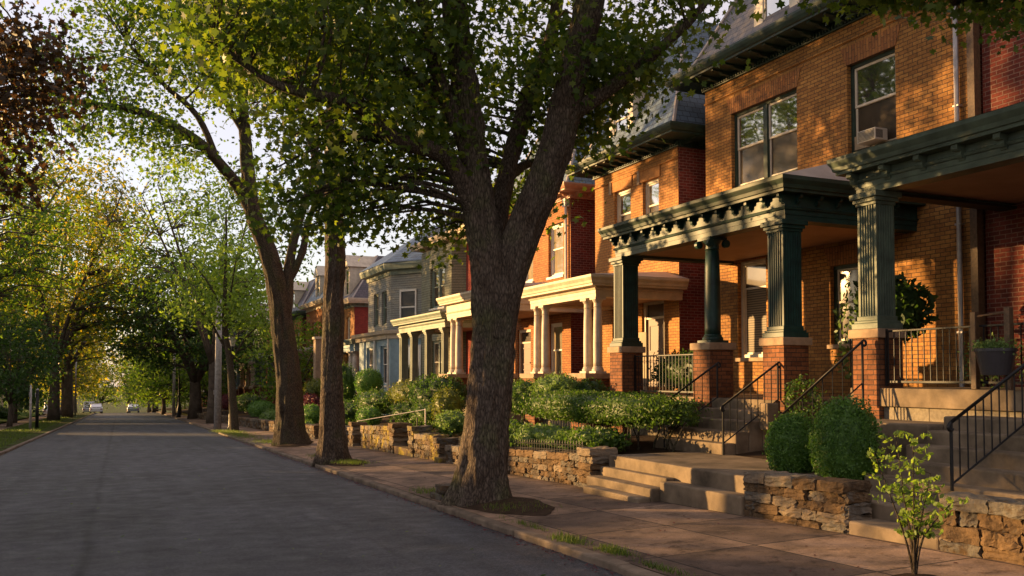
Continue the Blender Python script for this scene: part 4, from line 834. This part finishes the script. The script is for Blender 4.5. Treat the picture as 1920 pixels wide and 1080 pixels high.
def car(label,x,y,rz,mat,van=False):
    z=zr(y); t=thing('parked_car',label,'car',(x,y,z)); t.rotation_euler=(0,0,0); W=.88; Ln=2.2; Hh=.55 if van else .35
    pr=[(-Ln,z+.35),(-Ln,z+.75),(-Ln*.95,z+.88),(-1.35,z+.95),(1.1,z+.95),(Ln*.93,z+.82),(Ln,z+.6),(Ln,z+.35)]
    b=MB(); b.prism([(y+u,v) for u,v in pr],0,x-W,x+W); bo=b.build('body',mat,t,bevel=.06)
    top=z+1.42+(.45 if van else 0); c=MB(); a0=[(y-1.75,z+.95),(y-1.35,top),(y+(.8 if van else .3),top),(y+(1.5 if van else 1.15),z+.95)]
    c.prism(a0,0,x-W*.86,x+W*.86); c.build('cabin',mat,bo,bevel=.08)
    g=MB(); g.prism([(y-1.73+.0,z+1.0),(y-1.42,top-.08),(y-1.38,top-.08),(y-1.69,z+1.0)],0,x-W*.76,x+W*.76); g.v=[(p[0],p[1]-.03,p[2]) for p in g.v]; g.build('rear_window',M['glass'],bo)
    for s_ in (-1,1):
        g=MB(); g.prism([(y-1.5,z+1.),(y-1.3,top-.1),(y+.2,top-.1),(y+.9,z+1.)],0,x+s_*W*.865-.005,x+s_*W*.865+.005); g.build('side_window',M['glass'],bo)
        MB().box(x+s_*.7-.13,x+s_*.7+.13,y-Ln-.02,y-Ln+.03,z+.62,z+.76).build('tail_light',M['redlamp'],bo)
        for yy_ in (-1.35,1.4):
            wv=MB(); wv.tube([(x+s_*(W-.2),y+yy_,z+.32),(x+s_*(W+.01),y+yy_,z+.32)],.32,18); wh=wv.build('wheel',M['rubber'],t); wv=MB(); wv.tube([(x+s_*(W+.0),y+yy_,z+.32),(x+s_*(W+.02),y+yy_,z+.32)],.19,12); wv.build('rim',M['galv'],wh)
    MB().box(x-W*.95,x+W*.95,y-Ln-.06,y-Ln-.001,z+.32,z+.55).build('bumper',mat,bo,bevel=.02)
M['redlamp']=plain('red_tail_lamp',(.25,.01,.01),.3,.05,3,0)
car('white sedan parked at the far left kerb end of the street',-1.9+.6,150,0,M['carW']); car('silver van parked behind the white sedan at the far end',-2.4,157,0,M['carS'],True)
car('blue-white van standing at the far left beyond the big trunk',-6.2,128,0,M['carW'],True); car('small distant silver car on the right far kerb side',4.0,158,0,M['carS'])
# ---------------------------------------------------------------- trees
tree('maple_tree','big multi-stemmed maple with thick grooved brown trunk, nearest tree on the kerb',(5.2,12.6,-.24),[
 ([(5.12,12.6,-.45),(5.14,12.58,.1),(5.2,12.56,.9),(5.29,12.53,2.1),(5.28,12.48,2.8),(5.22,12.47,3.3),(5.08,12.5,3.95),(4.96,12.46,4.87),(4.78,12.43,6.04),(4.6,12.4,7.2),(4.4,12.3,9.5)],[.43,.34,.30,.30,.315,.26,.215,.185,.17,.155,.09]),
 ([(5.30,12.5,2.2),(5.42,12.45,3.0),(5.66,12.26,3.8),(5.97,11.9,4.84),(6.13,11.61,5.97),(6.3,11.3,7.1),(6.5,10.9,9.0)],[.26,.29,.25,.225,.205,.18,.10]),
 ([(5.35,12.6,2.9),(5.5,12.85,3.9),(5.68,13.02,4.63),(6.16,13.24,6.03),(6.69,13.44,7.24),(7.1,13.6,9.0)],[.17,.15,.135,.125,.11,.06]),
 ([(5.1,12.5,3.9),(4.64,12.39,4.66),(4.32,12.31,4.89),(3.67,12.27,5.0),(3.27,12.23,5.33),(2.73,12.14,5.42),(2.0,12.1,5.5),(1.2,12.0,5.9)],[.14,.13,.11,.10,.09,.08,.05,.025]),
 ([(5.02,12.46,4.4),(4.75,12.45,5.2),(4.45,12.4,5.8),(4.25,12.34,6.3),(4.0,12.2,7.4)],[.13,.11,.10,.09,.05]),
 ([(6.05,11.8,5.4),(6.7,11.2,5.9),(7.3,10.6,6.5),(7.7,10.3,7.0)],[.12,.09,.06,.03]),
 ([(5.75,13.05,4.8),(6.4,13.6,5.2),(7.2,13.9,5.4)],[.09,.06,.03]),
 ([(4.85,12.45,5.5),(4.1,13.0,6.2),(3.2,13.4,6.6),(2.4,13.8,6.8)],[.10,.08,.06,.03])],
 [(2.9,12.9,6.2,1.6,1.3,.75),(3.7,12.5,5.1,1.1,.7,.8),(3.3,13.9,4.3,1.0,.55,.9),(2.7,13.6,4.9,.8,.6,.8),(4.1,11.9,6.6,1.4,1.0,.55),(4.6,14.0,5.6,1.2,.9,.7),(6.0,13.3,6.5,1.5,1.1,.6),(6.7,11.5,6.3,1.1,.8,.7),(6.95,11.1,6.0,.6,.3,.7),(6.6,11.9,5.8,.5,.25,.8),(6.9,12.8,5.6,.7,.4,.8),(7.2,10.3,6.9,.8,.4,.7),
  (6.5,14.6,4.7,.9,.6,.8),(5.0,14.3,4.3,.7,.5,.7),(1.6,12.3,6.3,1.2,.9,.8),(7.6,12.8,7.2,.9,.6,.7),(5.0,12.5,8.8,3.2,1.7,.45),(7.0,11.0,8.9,2.2,1.2,.45),(2.7,12.6,8.4,2.3,1.6,.45)],
   .112,18,M['leafA'],M['bark'],seed=3,clr=.40,flare=.24,lpc=92,sides=14,step=.09)
tree('maple_tree','straight single-trunk tree with upright dark trunk, second along the kerb',(5.13,22.3,-.40),[
 ([(5.15,22.3,-.55),(5.12,22.3,.1),(5.08,22.28,1.7),(5.13,22.24,4.36),(5.06,22.17,7.0),(5.07,22.05,9.65),(5.04,21.85,12.5)],[.38,.29,.235,.22,.195,.16,.08]),
 ([(5.1,22.2,5.2),(4.7,22.3,6.8),(4.2,22.2,8.2),(3.5,22.1,9.4)],[.10,.08,.06,.03]),([(5.1,22.2,6.0),(5.8,21.8,7.3),(6.5,21.4,8.1),(7.3,21.0,8.6)],[.10,.08,.06,.03]),([(5.07,22.1,8.),(4.5,21.4,9.6),(3.8,20.8,10.8)],[.09,.07,.03])],
 [(4.1,22.2,9.9,2.0,1.2,.7),(5.7,21.6,9.0,1.7,1.0,.6),(4.2,22.3,8.0,1.0,.6,.7),(5.0,21.9,11.6,2.4,1.4,.7),(5.85,20.9,6.2,.6,.4,.8),(5.1,22.1,5.3,.40,.8,.9),(7.0,21.0,9.0,1.6,1.2,.8),(2.8,22.5,10.2,1.5,1.1,.8)],
 .135,9,M['leafA'],M['bark'],seed=5,clr=.5,flare=.10,lpc=84,sides=12,step=.25)
tree('maple_tree','leaning forked tree arching a long limb over the street, third along the kerb',(5.84,31.8,-.65),[
 ([(5.9,31.8,-.8),(5.84,31.8,-.3),(5.74,31.83,1.74),(5.46,31.95,3.96),(5.08,31.91,5.79),(4.53,31.93,7.24),(4.35,32.01,8.54),(4.22,32.62,11.1),(4.0,33.26,13.57),(3.72,33.39,15.1)],[.58,.48,.39,.33,.28,.24,.20,.15,.11,.06]),
 ([(4.75,31.9,6.7),(4.1,32.0,8.0),(3.47,31.6,8.67),(2.61,31.15,9.35),(1.45,31.12,9.92),(.49,31.0,10.12),(-1.49,31.34,10.22),(-3.,31.3,10.0)],[.20,.18,.165,.15,.12,.10,.06,.03]),
 ([(5.62,31.9,3.4),(5.72,32.0,4.6),(5.82,32.01,5.85),(6.23,32.27,7.42),(6.67,32.62,8.87),(7.0,33,11)],[.20,.19,.16,.13,.11,.05]),
 ([(5.75,32.0,4.9),(6.2,31.8,6.0),(6.4,31.6,7.2),(7.1,31.5,9.0)],[.13,.12,.10,.05]),
 ([(3.3,31.5,8.8),(2.6,31.2,10.2),(1.44,31.12,11.2),(.4,31.2,12.4)],[.11,.09,.06,.03]),([(4.3,32.4,10.),(3.04,32.6,12.2),(2.2,32.6,14)],[.10,.07,.03])],
 [(1.4,31.1,12.2,2.6,1.5,.8),(3.5,32.4,12.8,2.6,1.7),(.3,31.1,9.6,2.2,1.2,.8),(-1.0,31.1,10.8,2.2,1.3,.8),(4.9,31.8,11.8,2.0,1.4),(3.1,31.5,14.4,2.6,1.4),(.6,31.5,14.2,2.4,1.4,.7),(1.8,31.2,9.0,1.2,.5,.7),(6.8,32.3,11.0,1.5,1.0,.5),(-2.6,31.2,9.3,1.4,1.0,.7)],
 .14,6.4,M['leafB'],M['bark2'],seed=9,clr=.55,flare=.14,lpc=84,twig=.03,step=.2)
tree('young_tree','slim young street tree with bright lime green airy crown on the right kerb',(5.9,47.2,-1.1),[
 ([(5.9,47.2,-1.2),(5.67,47.3,2.05),(5.4,47.42,4.46),(5.41,47.42,8.5),(5.39,47.43,10.2)],[.24,.17,.12,.06,.02]),
 ([(5.6,47.3,2.3),(6.4,47,3.6),(7.2,46.7,4.4)],[.07,.05,.02]),([(5.55,47.3,2.8),(4.6,47.7,4.6),(3.8,47.9,5.8)],[.07,.05,.02]),([(5.4,47.4,4.),(6.1,47.2,5.6),(6.9,47,7)],[.06,.04,.02]),([(5.4,47.4,4.8),(4.4,47.6,6.6),(3.5,47.8,7.6)],[.06,.04,.02]),([(5.4,47.4,4.3),(5.6,46.6,6),(5.7,45.8,7.4)],[.06,.04,.02])],
 [(5.5,47.3,7.6,2.0,2.0),(4.4,47.8,5.6,1.7,1.5),(6.8,46.9,5.4,1.8,1.5),(3.4,47.8,6.6,1.4,1.3,.8),(5.5,46.5,4.6,1.6,1.0,.8),(7.4,46.7,3.6,1.2,1.0,.8),(5.4,47.4,9.4,1.0,1.0,.8)],
 .19,8,M['leafL'],M['bark2'],seed=11,clr=.5,lpc=44,twig=.018,tmpl=OVAL,step=.4)
tree('copper_tree','copper-leaved dark red tree overhanging the street at the upper left edge',(-4.4,20.5,-.4),[
 ([(-4.4,20.5,-.5),(-4.3,20.5,3),(-4.1,20.5,6),(-3.9,20.5,9),(-3.8,20.4,12)],[.35,.28,.24,.18,.08]),([(-4.2,20.5,4.5),(-3.0,20.5,6.4),(-1.9,20.4,7.6),(-.9,20.3,8.2)],[.12,.09,.06,.02]),([(-4.2,20.5,3.6),(-3.2,20.6,4.6),(-2.2,20.6,5.3)],[.10,.07,.02])],
 [(-1.9,20.4,8.1,1.3,.8,.9),(-2.2,20.5,6.6,1.1,.9,.9),(-1.8,20.3,7.3,.9,.6,.9),(-2.6,20.6,5.5,.9,.6,.9),(-4,20.5,9.5,2.6,2.0,.4),(-4.3,20.5,6.3,1.8,1.6,.4),(-5.4,20.5,3.6,1.9,1.3,1),(-5.0,22.3,5.0,2.2,1.5,1),(-5.2,18.6,4.6,2.0,1.5,1)],  # low clumps at the end added to shade the nearest house
 .15,12,M['leafC'],M['bark'],seed=13,clr=.4,lpc=60,step=.3)
tree('maple_tree','out-of-view kerb tree whose dark leaves hang over the top right corner',(5.6,2.4,0),[
 ([(5.6,2.4,-.2),(5.6,2.4,3),(5.9,2.8,5),(6.1,3.2,8)],[.5,.38,.3,.1]),([(5.7,2.6,3.8),(6.8,4.6,5.3),(8.0,6.6,6.1),(9.2,7.6,6.1)],[.2,.14,.08,.03]),([(6.6,4.4,5.2),(7.2,6.6,6.3),(7.6,8.2,6.5)],[.1,.06,.02])],
 [(8.0,7.9,6.4,.7,.22,1.3),(8.8,7.3,6.25,.7,.25,1.4),(9.5,6.9,6.0,.6,.3,1.4),(7.75,8.3,6.75,.4,.15,1.),(10.2,7.4,6.5,.5,.3,1.2),(6.5,4,7.6,2.4,1.6,.35)],
 .11,26,M['leafA'],M['bark'],seed=17,clr=.28,lpc=64,step=.3)
# spreading dark tree far right and generic trees, copied along both sides
def limbset(s_,h,sp,r,n,g):
    L=[([(0,0,-.2),(.05,0,h*.12),(.1*g.uniform(-1,1),.1,h*.3)],[r*1.4,r,r*.85])]
    for i in range(n):
        a=2*math.pi*i/n+g.uniform(-.4,.4); q=g.uniform(.5,1)*sp
        L.append(([(0,0,h*.22),(math.cos(a)*q*.25,math.sin(a)*q*.25,h*.42),(math.cos(a)*q*.6,math.sin(a)*q*.6,h*.62),(math.cos(a)*q,math.sin(a)*q,h*.85)],[r*.55,r*.42,r*.28,r*.08]))
    return L
def gtree(label,loc,h,sp,r,n,leaf,ls,dens,seed,crown=None,low=.38,lpc=40,clr=.8,bk='barkf',nb=13,group=None,name='street_tree'):
    g=random.Random(seed); L=[([(x+loc[0],y+loc[1],z+loc[2]) for x,y,z in p],rr) for p,rr in limbset(1,h,sp,r,n,g)]
    if crown is None:
        crown=[]
        for i in range(nb):
            a=2.4*i; f=(i+.5)/nb; q=sp*.85*math.sqrt(math.sin(math.pi*min(.97,.12+f*.85)))*g.uniform(.45,1); crown.append((loc[0]+math.cos(a)*q,loc[1]+math.sin(a)*q,loc[2]+h*(low+(1-low)*f)*.97,sp*.42,h*.13,1))
    return tree(name,label,loc,L,crown,ls,dens,leaf,M[bk],tmpl=OVAL,seed=seed,clr=clr,lpc=lpc,twig=.04,step=1.,sides=9,group=group)
gtree('spreading dark green tree with forked trunk reaching over the street on the right',(7.15,84.4,-2.05),13.5,8,.5,8,M['leafD'],.32,2.0,21,low=.40,lpc=44,nb=18)
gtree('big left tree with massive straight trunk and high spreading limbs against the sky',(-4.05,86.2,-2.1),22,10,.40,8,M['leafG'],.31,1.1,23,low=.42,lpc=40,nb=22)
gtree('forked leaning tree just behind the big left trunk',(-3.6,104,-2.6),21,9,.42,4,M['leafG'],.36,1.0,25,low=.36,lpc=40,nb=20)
gtree('small dense dark green tree at the left edge beyond the thin posts',(-5.6,66,-1.6),6.6,2.7,.14,5,M['leafD'],.22,9,27,low=.28,lpc=40,clr=.45,nb=10)
gtree('small green tree left of the big left trunk',(-6.3,78,-1.9),8.5,3.4,.16,5,M['leafD'],.26,6,29,low=.2,lpc=40,clr=.55,nb=10)
gtree('tall green tree of the left gardens filling the upper left behind the copper leaves',(-7.8,61,-1.7),19,6.5,.35,6,M['leafB'],.26,2.7,35,low=.42,lpc=40,nb=16,clr=.7)
gtree('tall green tree on the right verge behind the slim young tree',(6.7,66,-1.7),18.5,6.2,.30,6,M['leafB'],.26,2.1,37,low=.45,lpc=40,nb=15,clr=.7)
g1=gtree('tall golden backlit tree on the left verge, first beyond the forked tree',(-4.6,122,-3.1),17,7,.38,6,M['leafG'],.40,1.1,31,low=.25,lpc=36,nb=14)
g2=gtree('yellow-green tree on the right verge beyond the spreading dark tree',(7.4,108,-2.7),12,5.2,.26,6,M['leafB'],.36,2.2,33,low=.2,lpc=36,nb=13)
side=[(-5.0,140,.9),(-6,158,1.0),(-5,178,.95),(-7,200,1.1),(-12,96,.85),(-13,112,.9),(-14,132,.95),(-13,70,.75),(-15,86,.85),(-11.5,150,1.)]
nm=['second','third','fourth','fifth','sixth','seventh','eighth','ninth','tenth','eleventh','twelfth','thirteenth']
for i,(x,y,s_) in enumerate(side):
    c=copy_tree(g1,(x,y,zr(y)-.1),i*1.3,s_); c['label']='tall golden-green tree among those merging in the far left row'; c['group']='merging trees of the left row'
g1['label']='tall golden-green tree among those merging in the far left row'; g1['group']='merging trees of the left row'
g2['label']='yellow-green tree among those merging in the far right row'; g2['group']='merging trees of the far right row'
for i,(x,y,s_) in enumerate([(6.6,122,.8),(7.4,136,.95),(6.8,150,1.),(7.8,165,1.1),(7.5,185,1.2),(11,200,1.3),(11.5,62,.6),(9.8,98,.7)]):
    c=copy_tree(g2,(x,y,zr(y)-.1),i*1.9,s_); c['label']=g2['label']; c['group']=g2['group']
for i,(x,y,s_) in enumerate([(-16,232,1.3),(-8,238,1.2),(-1,236,1.0),(5,240,1.1),(13,236,1.3),(22,230,1.4),(-24,226,1.3)]):
    c=copy_tree((g2,g1)[i%2],(x,y,zr(y)-.1),i*2.1,s_); c['label']='green tree closing off the far end of the street'; c['group']='trees at the far end of the street'
# unseen tree added for window reflections, its crown raised to let sun pass below
gl=gtree('unseen tree outside the left edge, added for window reflections',(-9.5,33,-.9),21,6.5,.34,6,M['leafA'],.30,2.2,41,low=.58,lpc=36,nb=14)
# ---------------------------------------------------------------- shrubs and planting
shrub('left round boxwood shrub on the near stone wall','',(0,0,0),'box') if False else None
shrub('boxwood_shrub','smaller left one of the two round clipped boxwoods on the near wall',(8.6,9.78,.69),(.36,.35,.44),M['box'],.034,9000,rough=.07,boxy=2.3,z0=.3)
shrub('boxwood_shrub','taller right one of the two round clipped boxwoods on the near wall',(8.5,8.74,.80),(.40,.37,.55),M['box'],.034,11000,rough=.08,boxy=2.4,z0=.3)
hdg=shrub('hedge','long flat-topped trimmed hedge left of the green porch steps',(9.1,16.1,1.02),(.75,2.9,.30),M['hedge'],.05,15000,rough=.05,boxy=4,z0=.70,stems=.6,cat='hedge')
# stems of the hedge end
t=hdg
for i in range(9):
    a=random.uniform(0,6.28); y=13.3+random.uniform(0,1.6); x=8.75+random.uniform(0,.5)
    MB().tube([(x,y,.12),(x+.08*math.cos(a),y+.1*math.sin(a),.45),(x+.25*math.cos(a),y+.3*math.sin(a),.85)],[.028,.02,.012],6).build('stem',M['bark2'],t,smooth=True)
SH=[('shrub','bright green shrub spilling in front of the cream paired columns',(9.8,19.3,1.35),(.5,.8,.32),'pale',.05,3500),
('shrub','mid green shrub just right of the maple trunk below the porch',(9.6,20.8,1.1),(.5,.7,.42),'hedge',.05,3500),
('ball_shrub','round clipped evergreen ball in front of the turret house porch',(10.6,39.2,1.35),(.62,.62,.62),'box',.06,3500),
('shrub','dark upright leafy shrub between the straight trunk and the evergreen ball',(9.9,41.0,1.1),(.55,.8,1.05),'hedge',.07,3500),
('shrub','low spreading dark shrub under the straight trunk gap, left part of the bank',(9.0,35.8,.15),(.7,1.3,.5),'leafD',.07,3500),
('shrub','dense dark shrub mass below the light blue bay handrails',(9.3,33.2,.65),(.7,1.5,.45),'hedge',.06,4500),
('shrub','yellow-green flowering shrub in front of the grey-green porch',(9.7,30.4,1.05),(.6,1.4,.42),'yell',.06,2500),
('shrub','big dark rounded shrub left of the maple trunk below the cream columns',(9.5,27.0,1.0),(.8,1.5,.62),'leafD',.07,6500),
('shrub','dark shrub below the big rounded one, above the small sloping lawn',(8.7,25.4,.50),(.5,.9,.36),'hedge',.05,3500),
('ball_shrub','small bright round shrub behind the straight retaining wall',(8.5,31.4,.22),(.42,.7,.34),'box',.05,3200),
('shrub','dark low shrub at the edge of the small sloping lawn',(8.9,28.2,.45),(.5,1.0,.34),'leafD',.055,3500),
('shrub','bright leafy shrub right beside the left edge of the maple trunk',(8.3,22.4,.42),(.4,.55,.30),'pale',.06,2200),
('shrub','pale green spiky shrub close behind the lichened pillar',(8.6,23.6,.8),(.4,.5,.5),'yell',.06,1800),
('ball_shrub','round bright green shrub between the two darker trunks',(8.4,41.0,-.1),(.5,.9,.46),'box',.06,3200),
('shrub','bright grass-like clump at the foot of the shrubs between the trunks',(7.9,39.6,-.75),(.35,1.1,.42),'pale',.09,2600),
('shrub','dark red barberry shrub between the two trunks',(9.0,44.2,.35),(.5,1.2,.42),'redl',.07,2600),
('shrub','golden yellow shrub above the red barberry',(9.5,45.2,.95),(.5,1.1,.5),'yell',.07,2600),
('ball_shrub','distant round dark green bush on the low wall left of the leaning trunk',(9.0,59,-.45),(.8,1.7,.55),'box',.08,3500),
('shrub','pale green ornamental clump beside the distant round bush',(8.4,51,-.75),(.6,1.6,.5),'pale',.1,3000),
('shrub','bright low groundcover mound just behind the leaning trunk base',(8.1,46,-.95),(.5,1.2,.42),'pale',.09,2600),
('shrub','reddish brown shrub behind the black lamp base on the right',(9,75,-.4),(.8,2.,.6),'redl',.1,2600),
('shrub','dark green hedge-like shrub row behind the utility pole',(9.5,68,-.3),(.9,3.,.6),'leafD',.1,3600),
('shrub','leafy bush inside the scrolled porch railing of the green porch',(11.2,16.0,1.75),(.35,1.1,.40),'leafD',.07,2200),
('shrub','dark bush at the top of the far half of the hedge beside the cream pier',(10.3,18.6,1.2),(.4,.5,.35),'leafD',.06,2000),
('shrub','potted rhododendron with big dark leaves beside the sage column',(11.9,11.15,2.75),(.5,.55,.50),'leafD',.13,1100),
('shrub','climbing vine leaves between the right teal column and the sage pier',(11.4,11.55,2.35),(.25,.28,.75),'pale',.08,380),
('shrub','small shrub on the floor beside the right brick pier of the green porch',(10.2,11.4,1.3),(.25,.3,.3),'leafD',.05,900),
('shrub','leafy bush behind the black railing of the sage porch',(11.5,8.9,1.85),(.25,.5,.35),'pale',.05,450),
('shrub','low clump of glossy planting on the fence wall next to the square pillar',(8.2,14.6,.50),(.45,.8,.20),'hedge',.07,1700),
('shrub','low pale groundcover planting in the middle of the fence wall',(8.15,16.5,.42),(.42,1.1,.22),'pale',.07,2400),
('shrub','low green planting on the fence wall close to the maple trunk',(8.2,18.6,.38),(.42,1.0,.30),'hedge',.07,2200)]
for n_,lb,c,r,lf,ls,n in SH: shrub(n_,lb,c,r,M[lf],ls,n,rough=.07 if 'ball' in n_ else .2,boxy=2.2,core=(n>1000),tmpl=OVAL,z0=c[2]-r[2])
for i,(y,x) in enumerate([(64,-8.6),(72,-8.2),(80,-8.8),(56,-8.5),(90,-8.6)]):
    shrub('shrub','low dark green bush of the left front gardens near the left edge',(x,y,zr(y)+.75),(1.1,3.,.65),M['leafD'],.12,2200,rough=.2,z0=zr(y)+.1,group='bushes of the left front gardens')
for i,(y,L,h) in enumerate([(4,7,3.3),(16,7,3.4),(28,7,3.3),(40,7,3.4),(52,7,3.3)]):  # unseen hedges added to keep the low sun off the road
    shrub('hedge','tall hedge added outside the left edge of the view to shade the road',(-9.6,y,zr(y)+h*.55),(.9,L,h*.5),M['leafD'],.14,5200,rough=.12,boxy=3,z0=zr(y)+.1,group='added hedges that shade the road',cat='hedge')
# sapling by the kerb in the foreground
t=thing('sapling','small bright green sapling with thin twigs in the foreground at the bottom right','sapling',(6.02,5.45,0.0))
rb=random.Random(4); mb=MB(); tips=[]
for i in range(7):
    a=i*.9+.3; q=rb.uniform(.10,.36); zt_=rb.uniform(.65,1.22); p0=(6.02,5.45,-.02); p1=(6.02+math.cos(a)*q*.25,5.45+math.sin(a)*q*.25,.35); p2=(6.02+math.cos(a)*q,5.45+math.sin(a)*q,zt_)
    p,rr=catmull([p0,p1,p2],[.013,.008,.0025],.08); mb.tube(p,rr,6); 
    for k in range(4,len(p)):
        for s_ in range(2):
            b=rb.uniform(0,6.28); L=rb.uniform(.06,.15); e=p[k]+Vector((math.cos(b)*L,math.sin(b)*L,L*.35)); mb.tube([p[k],e],[.003,.0015],4); tips.append((p[k],e))
mb.build('trunk',M['bark2'],t,smooth=True)
cn=[]; 
for a,b in tips:
    for k in range(9): f=rb.uniform(.3,1.15); q=a.lerp(b,f); cn.append((q.x+rb.gauss(0,.012),q.y+rb.gauss(0,.012),q.z+rb.gauss(0,.012)))
leafmesh('crown',np.array(cn),.046,M['leafL'],OVAL,t,up=.5)
# grass, weeds, litter
def tuft(cx,cy,rx,ry,n,zo,h=.07):
    c=np.stack([cx+rng.normal(size=n)*rx,cy+rng.normal(size=n)*ry,np.zeros(n)],1); c[:,2]=[zr(y)+zo for y in c[:,1]]; return c
T=[tuft(4.72,8.0,.05,.14,500,.07),tuft(4.66,8.9,.06,.16,520,.07),tuft(4.63,7.0,.03,.2,200,.07),tuft(4.75,10.2,.03,.35,160,.07),tuft(5.25,11.6,.22,.25,500,.12),tuft(4.9,14.2,.15,.3,400,.12),tuft(4.9,13.1,.08,.3,350,.14),tuft(5.3,21.3,.2,.4,900,.16),tuft(5.2,23.6,.15,.5,800,.16),tuft(5.4,33.5,.3,.9,1200,.16),tuft(5.3,41,.3,2.5,3000,.16),tuft(5.4,46,.3,1.5,2500,.16)]
leafmesh('grass',np.concatenate(T),.062,M['grass'],BLADE,None,kind='stuff')
n=9000; c=np.stack([rng.uniform(-5.3,-3.2,n),35+rng.random(n)**1.3*70,np.zeros(n)],1); c[:,2]=[zr(y)+.13 for y in c[:,1]]
leafmesh('grass',c,.10,M['grass'],BLADE,None,kind='stuff')
n=8000; c=np.stack([rng.uniform(7.75,8.6,n),rng.uniform(24.8,28.4,n),np.zeros(n)],1); c[:,2]=[zr(y)+.45+(x-7.6)*.2 for x,y in zip(c[:,0],c[:,1])]
leafmesh('lawn_grass',c,.09,M['pale'],BLADE,None,kind='stuff')
n=260; c=np.stack([rng.uniform(4.9,7.3,n),rng.uniform(5,24,n),np.zeros(n)],1); c[:,2]=[zr(y)+.085+.075*(x-xr(y)-.15)/(7.62-xr(y)-.15) for x,y in c[:,:2]]
leafmesh('fallen_leaves',c,.035,M['redl'],OVAL,None,up=6,kind='stuff')
n=2600; c=np.stack([np.zeros(n),rng.uniform(3,45,n),np.zeros(n)],1); c[:,0]=4.24+.02*c[:,1]-np.abs(rng.normal(size=n))*.10; c[:,2]=[zr(y)+.012 for y in c[:,1]]
leafmesh('gutter_litter',c,.035,M['redl'],OVAL,None,up=5,kind='stuff')
n=500; c=np.stack([rng.uniform(-2.8,4.7,n),rng.uniform(4,50,n),np.zeros(n)],1); c[:,2]=[zr(y)+.012 for y in c[:,1]]
leafmesh('road_litter',c,.04,M['leafB'],OVAL,None,up=6,kind='stuff')
# tree pits
for i,(cx,cy,rx,ry) in enumerate([(5.3,12.2,.62,1.25),(5.4,22.2,.5,1.2),(5.8,31.7,.6,1.2),(6.0,5.4,.28,.3)]):
    mb=MB(); P=[]
    for k in range(28):
        a=k*2*math.pi/28; j=1+.08*math.sin(3*a+i)+.05*math.sin(7*a); x=max(xr(cy)+.2,cx+rx*j*math.cos(a)); y=cy+ry*j*math.sin(a); P.append((x,y,zr(y)+.082+.075*(x-xr(y)-.15)/(7.62-xr(y)-.15)))
    P2=[(cx+(x-cx)*.6,cy+(y-cy)*.6,z+.05) for x,y,z in P]; mb.add(P+P2+[(cx,cy,zr(cy)+.19)],[(k,(k+1)%28,28+(k+1)%28,28+k) for k in range(28)]+[(28+k,28+(k+1)%28,56) for k in range(28)])
    struct('tree_pit_soil',mb,M['soil'],smooth=True)
for o in C.objects:
    if '_o' in o: del o['_o']
    if 'label' not in o and o.parent is None and o.type=='MESH' and 'kind' not in o: print('NOLABEL',o.name)
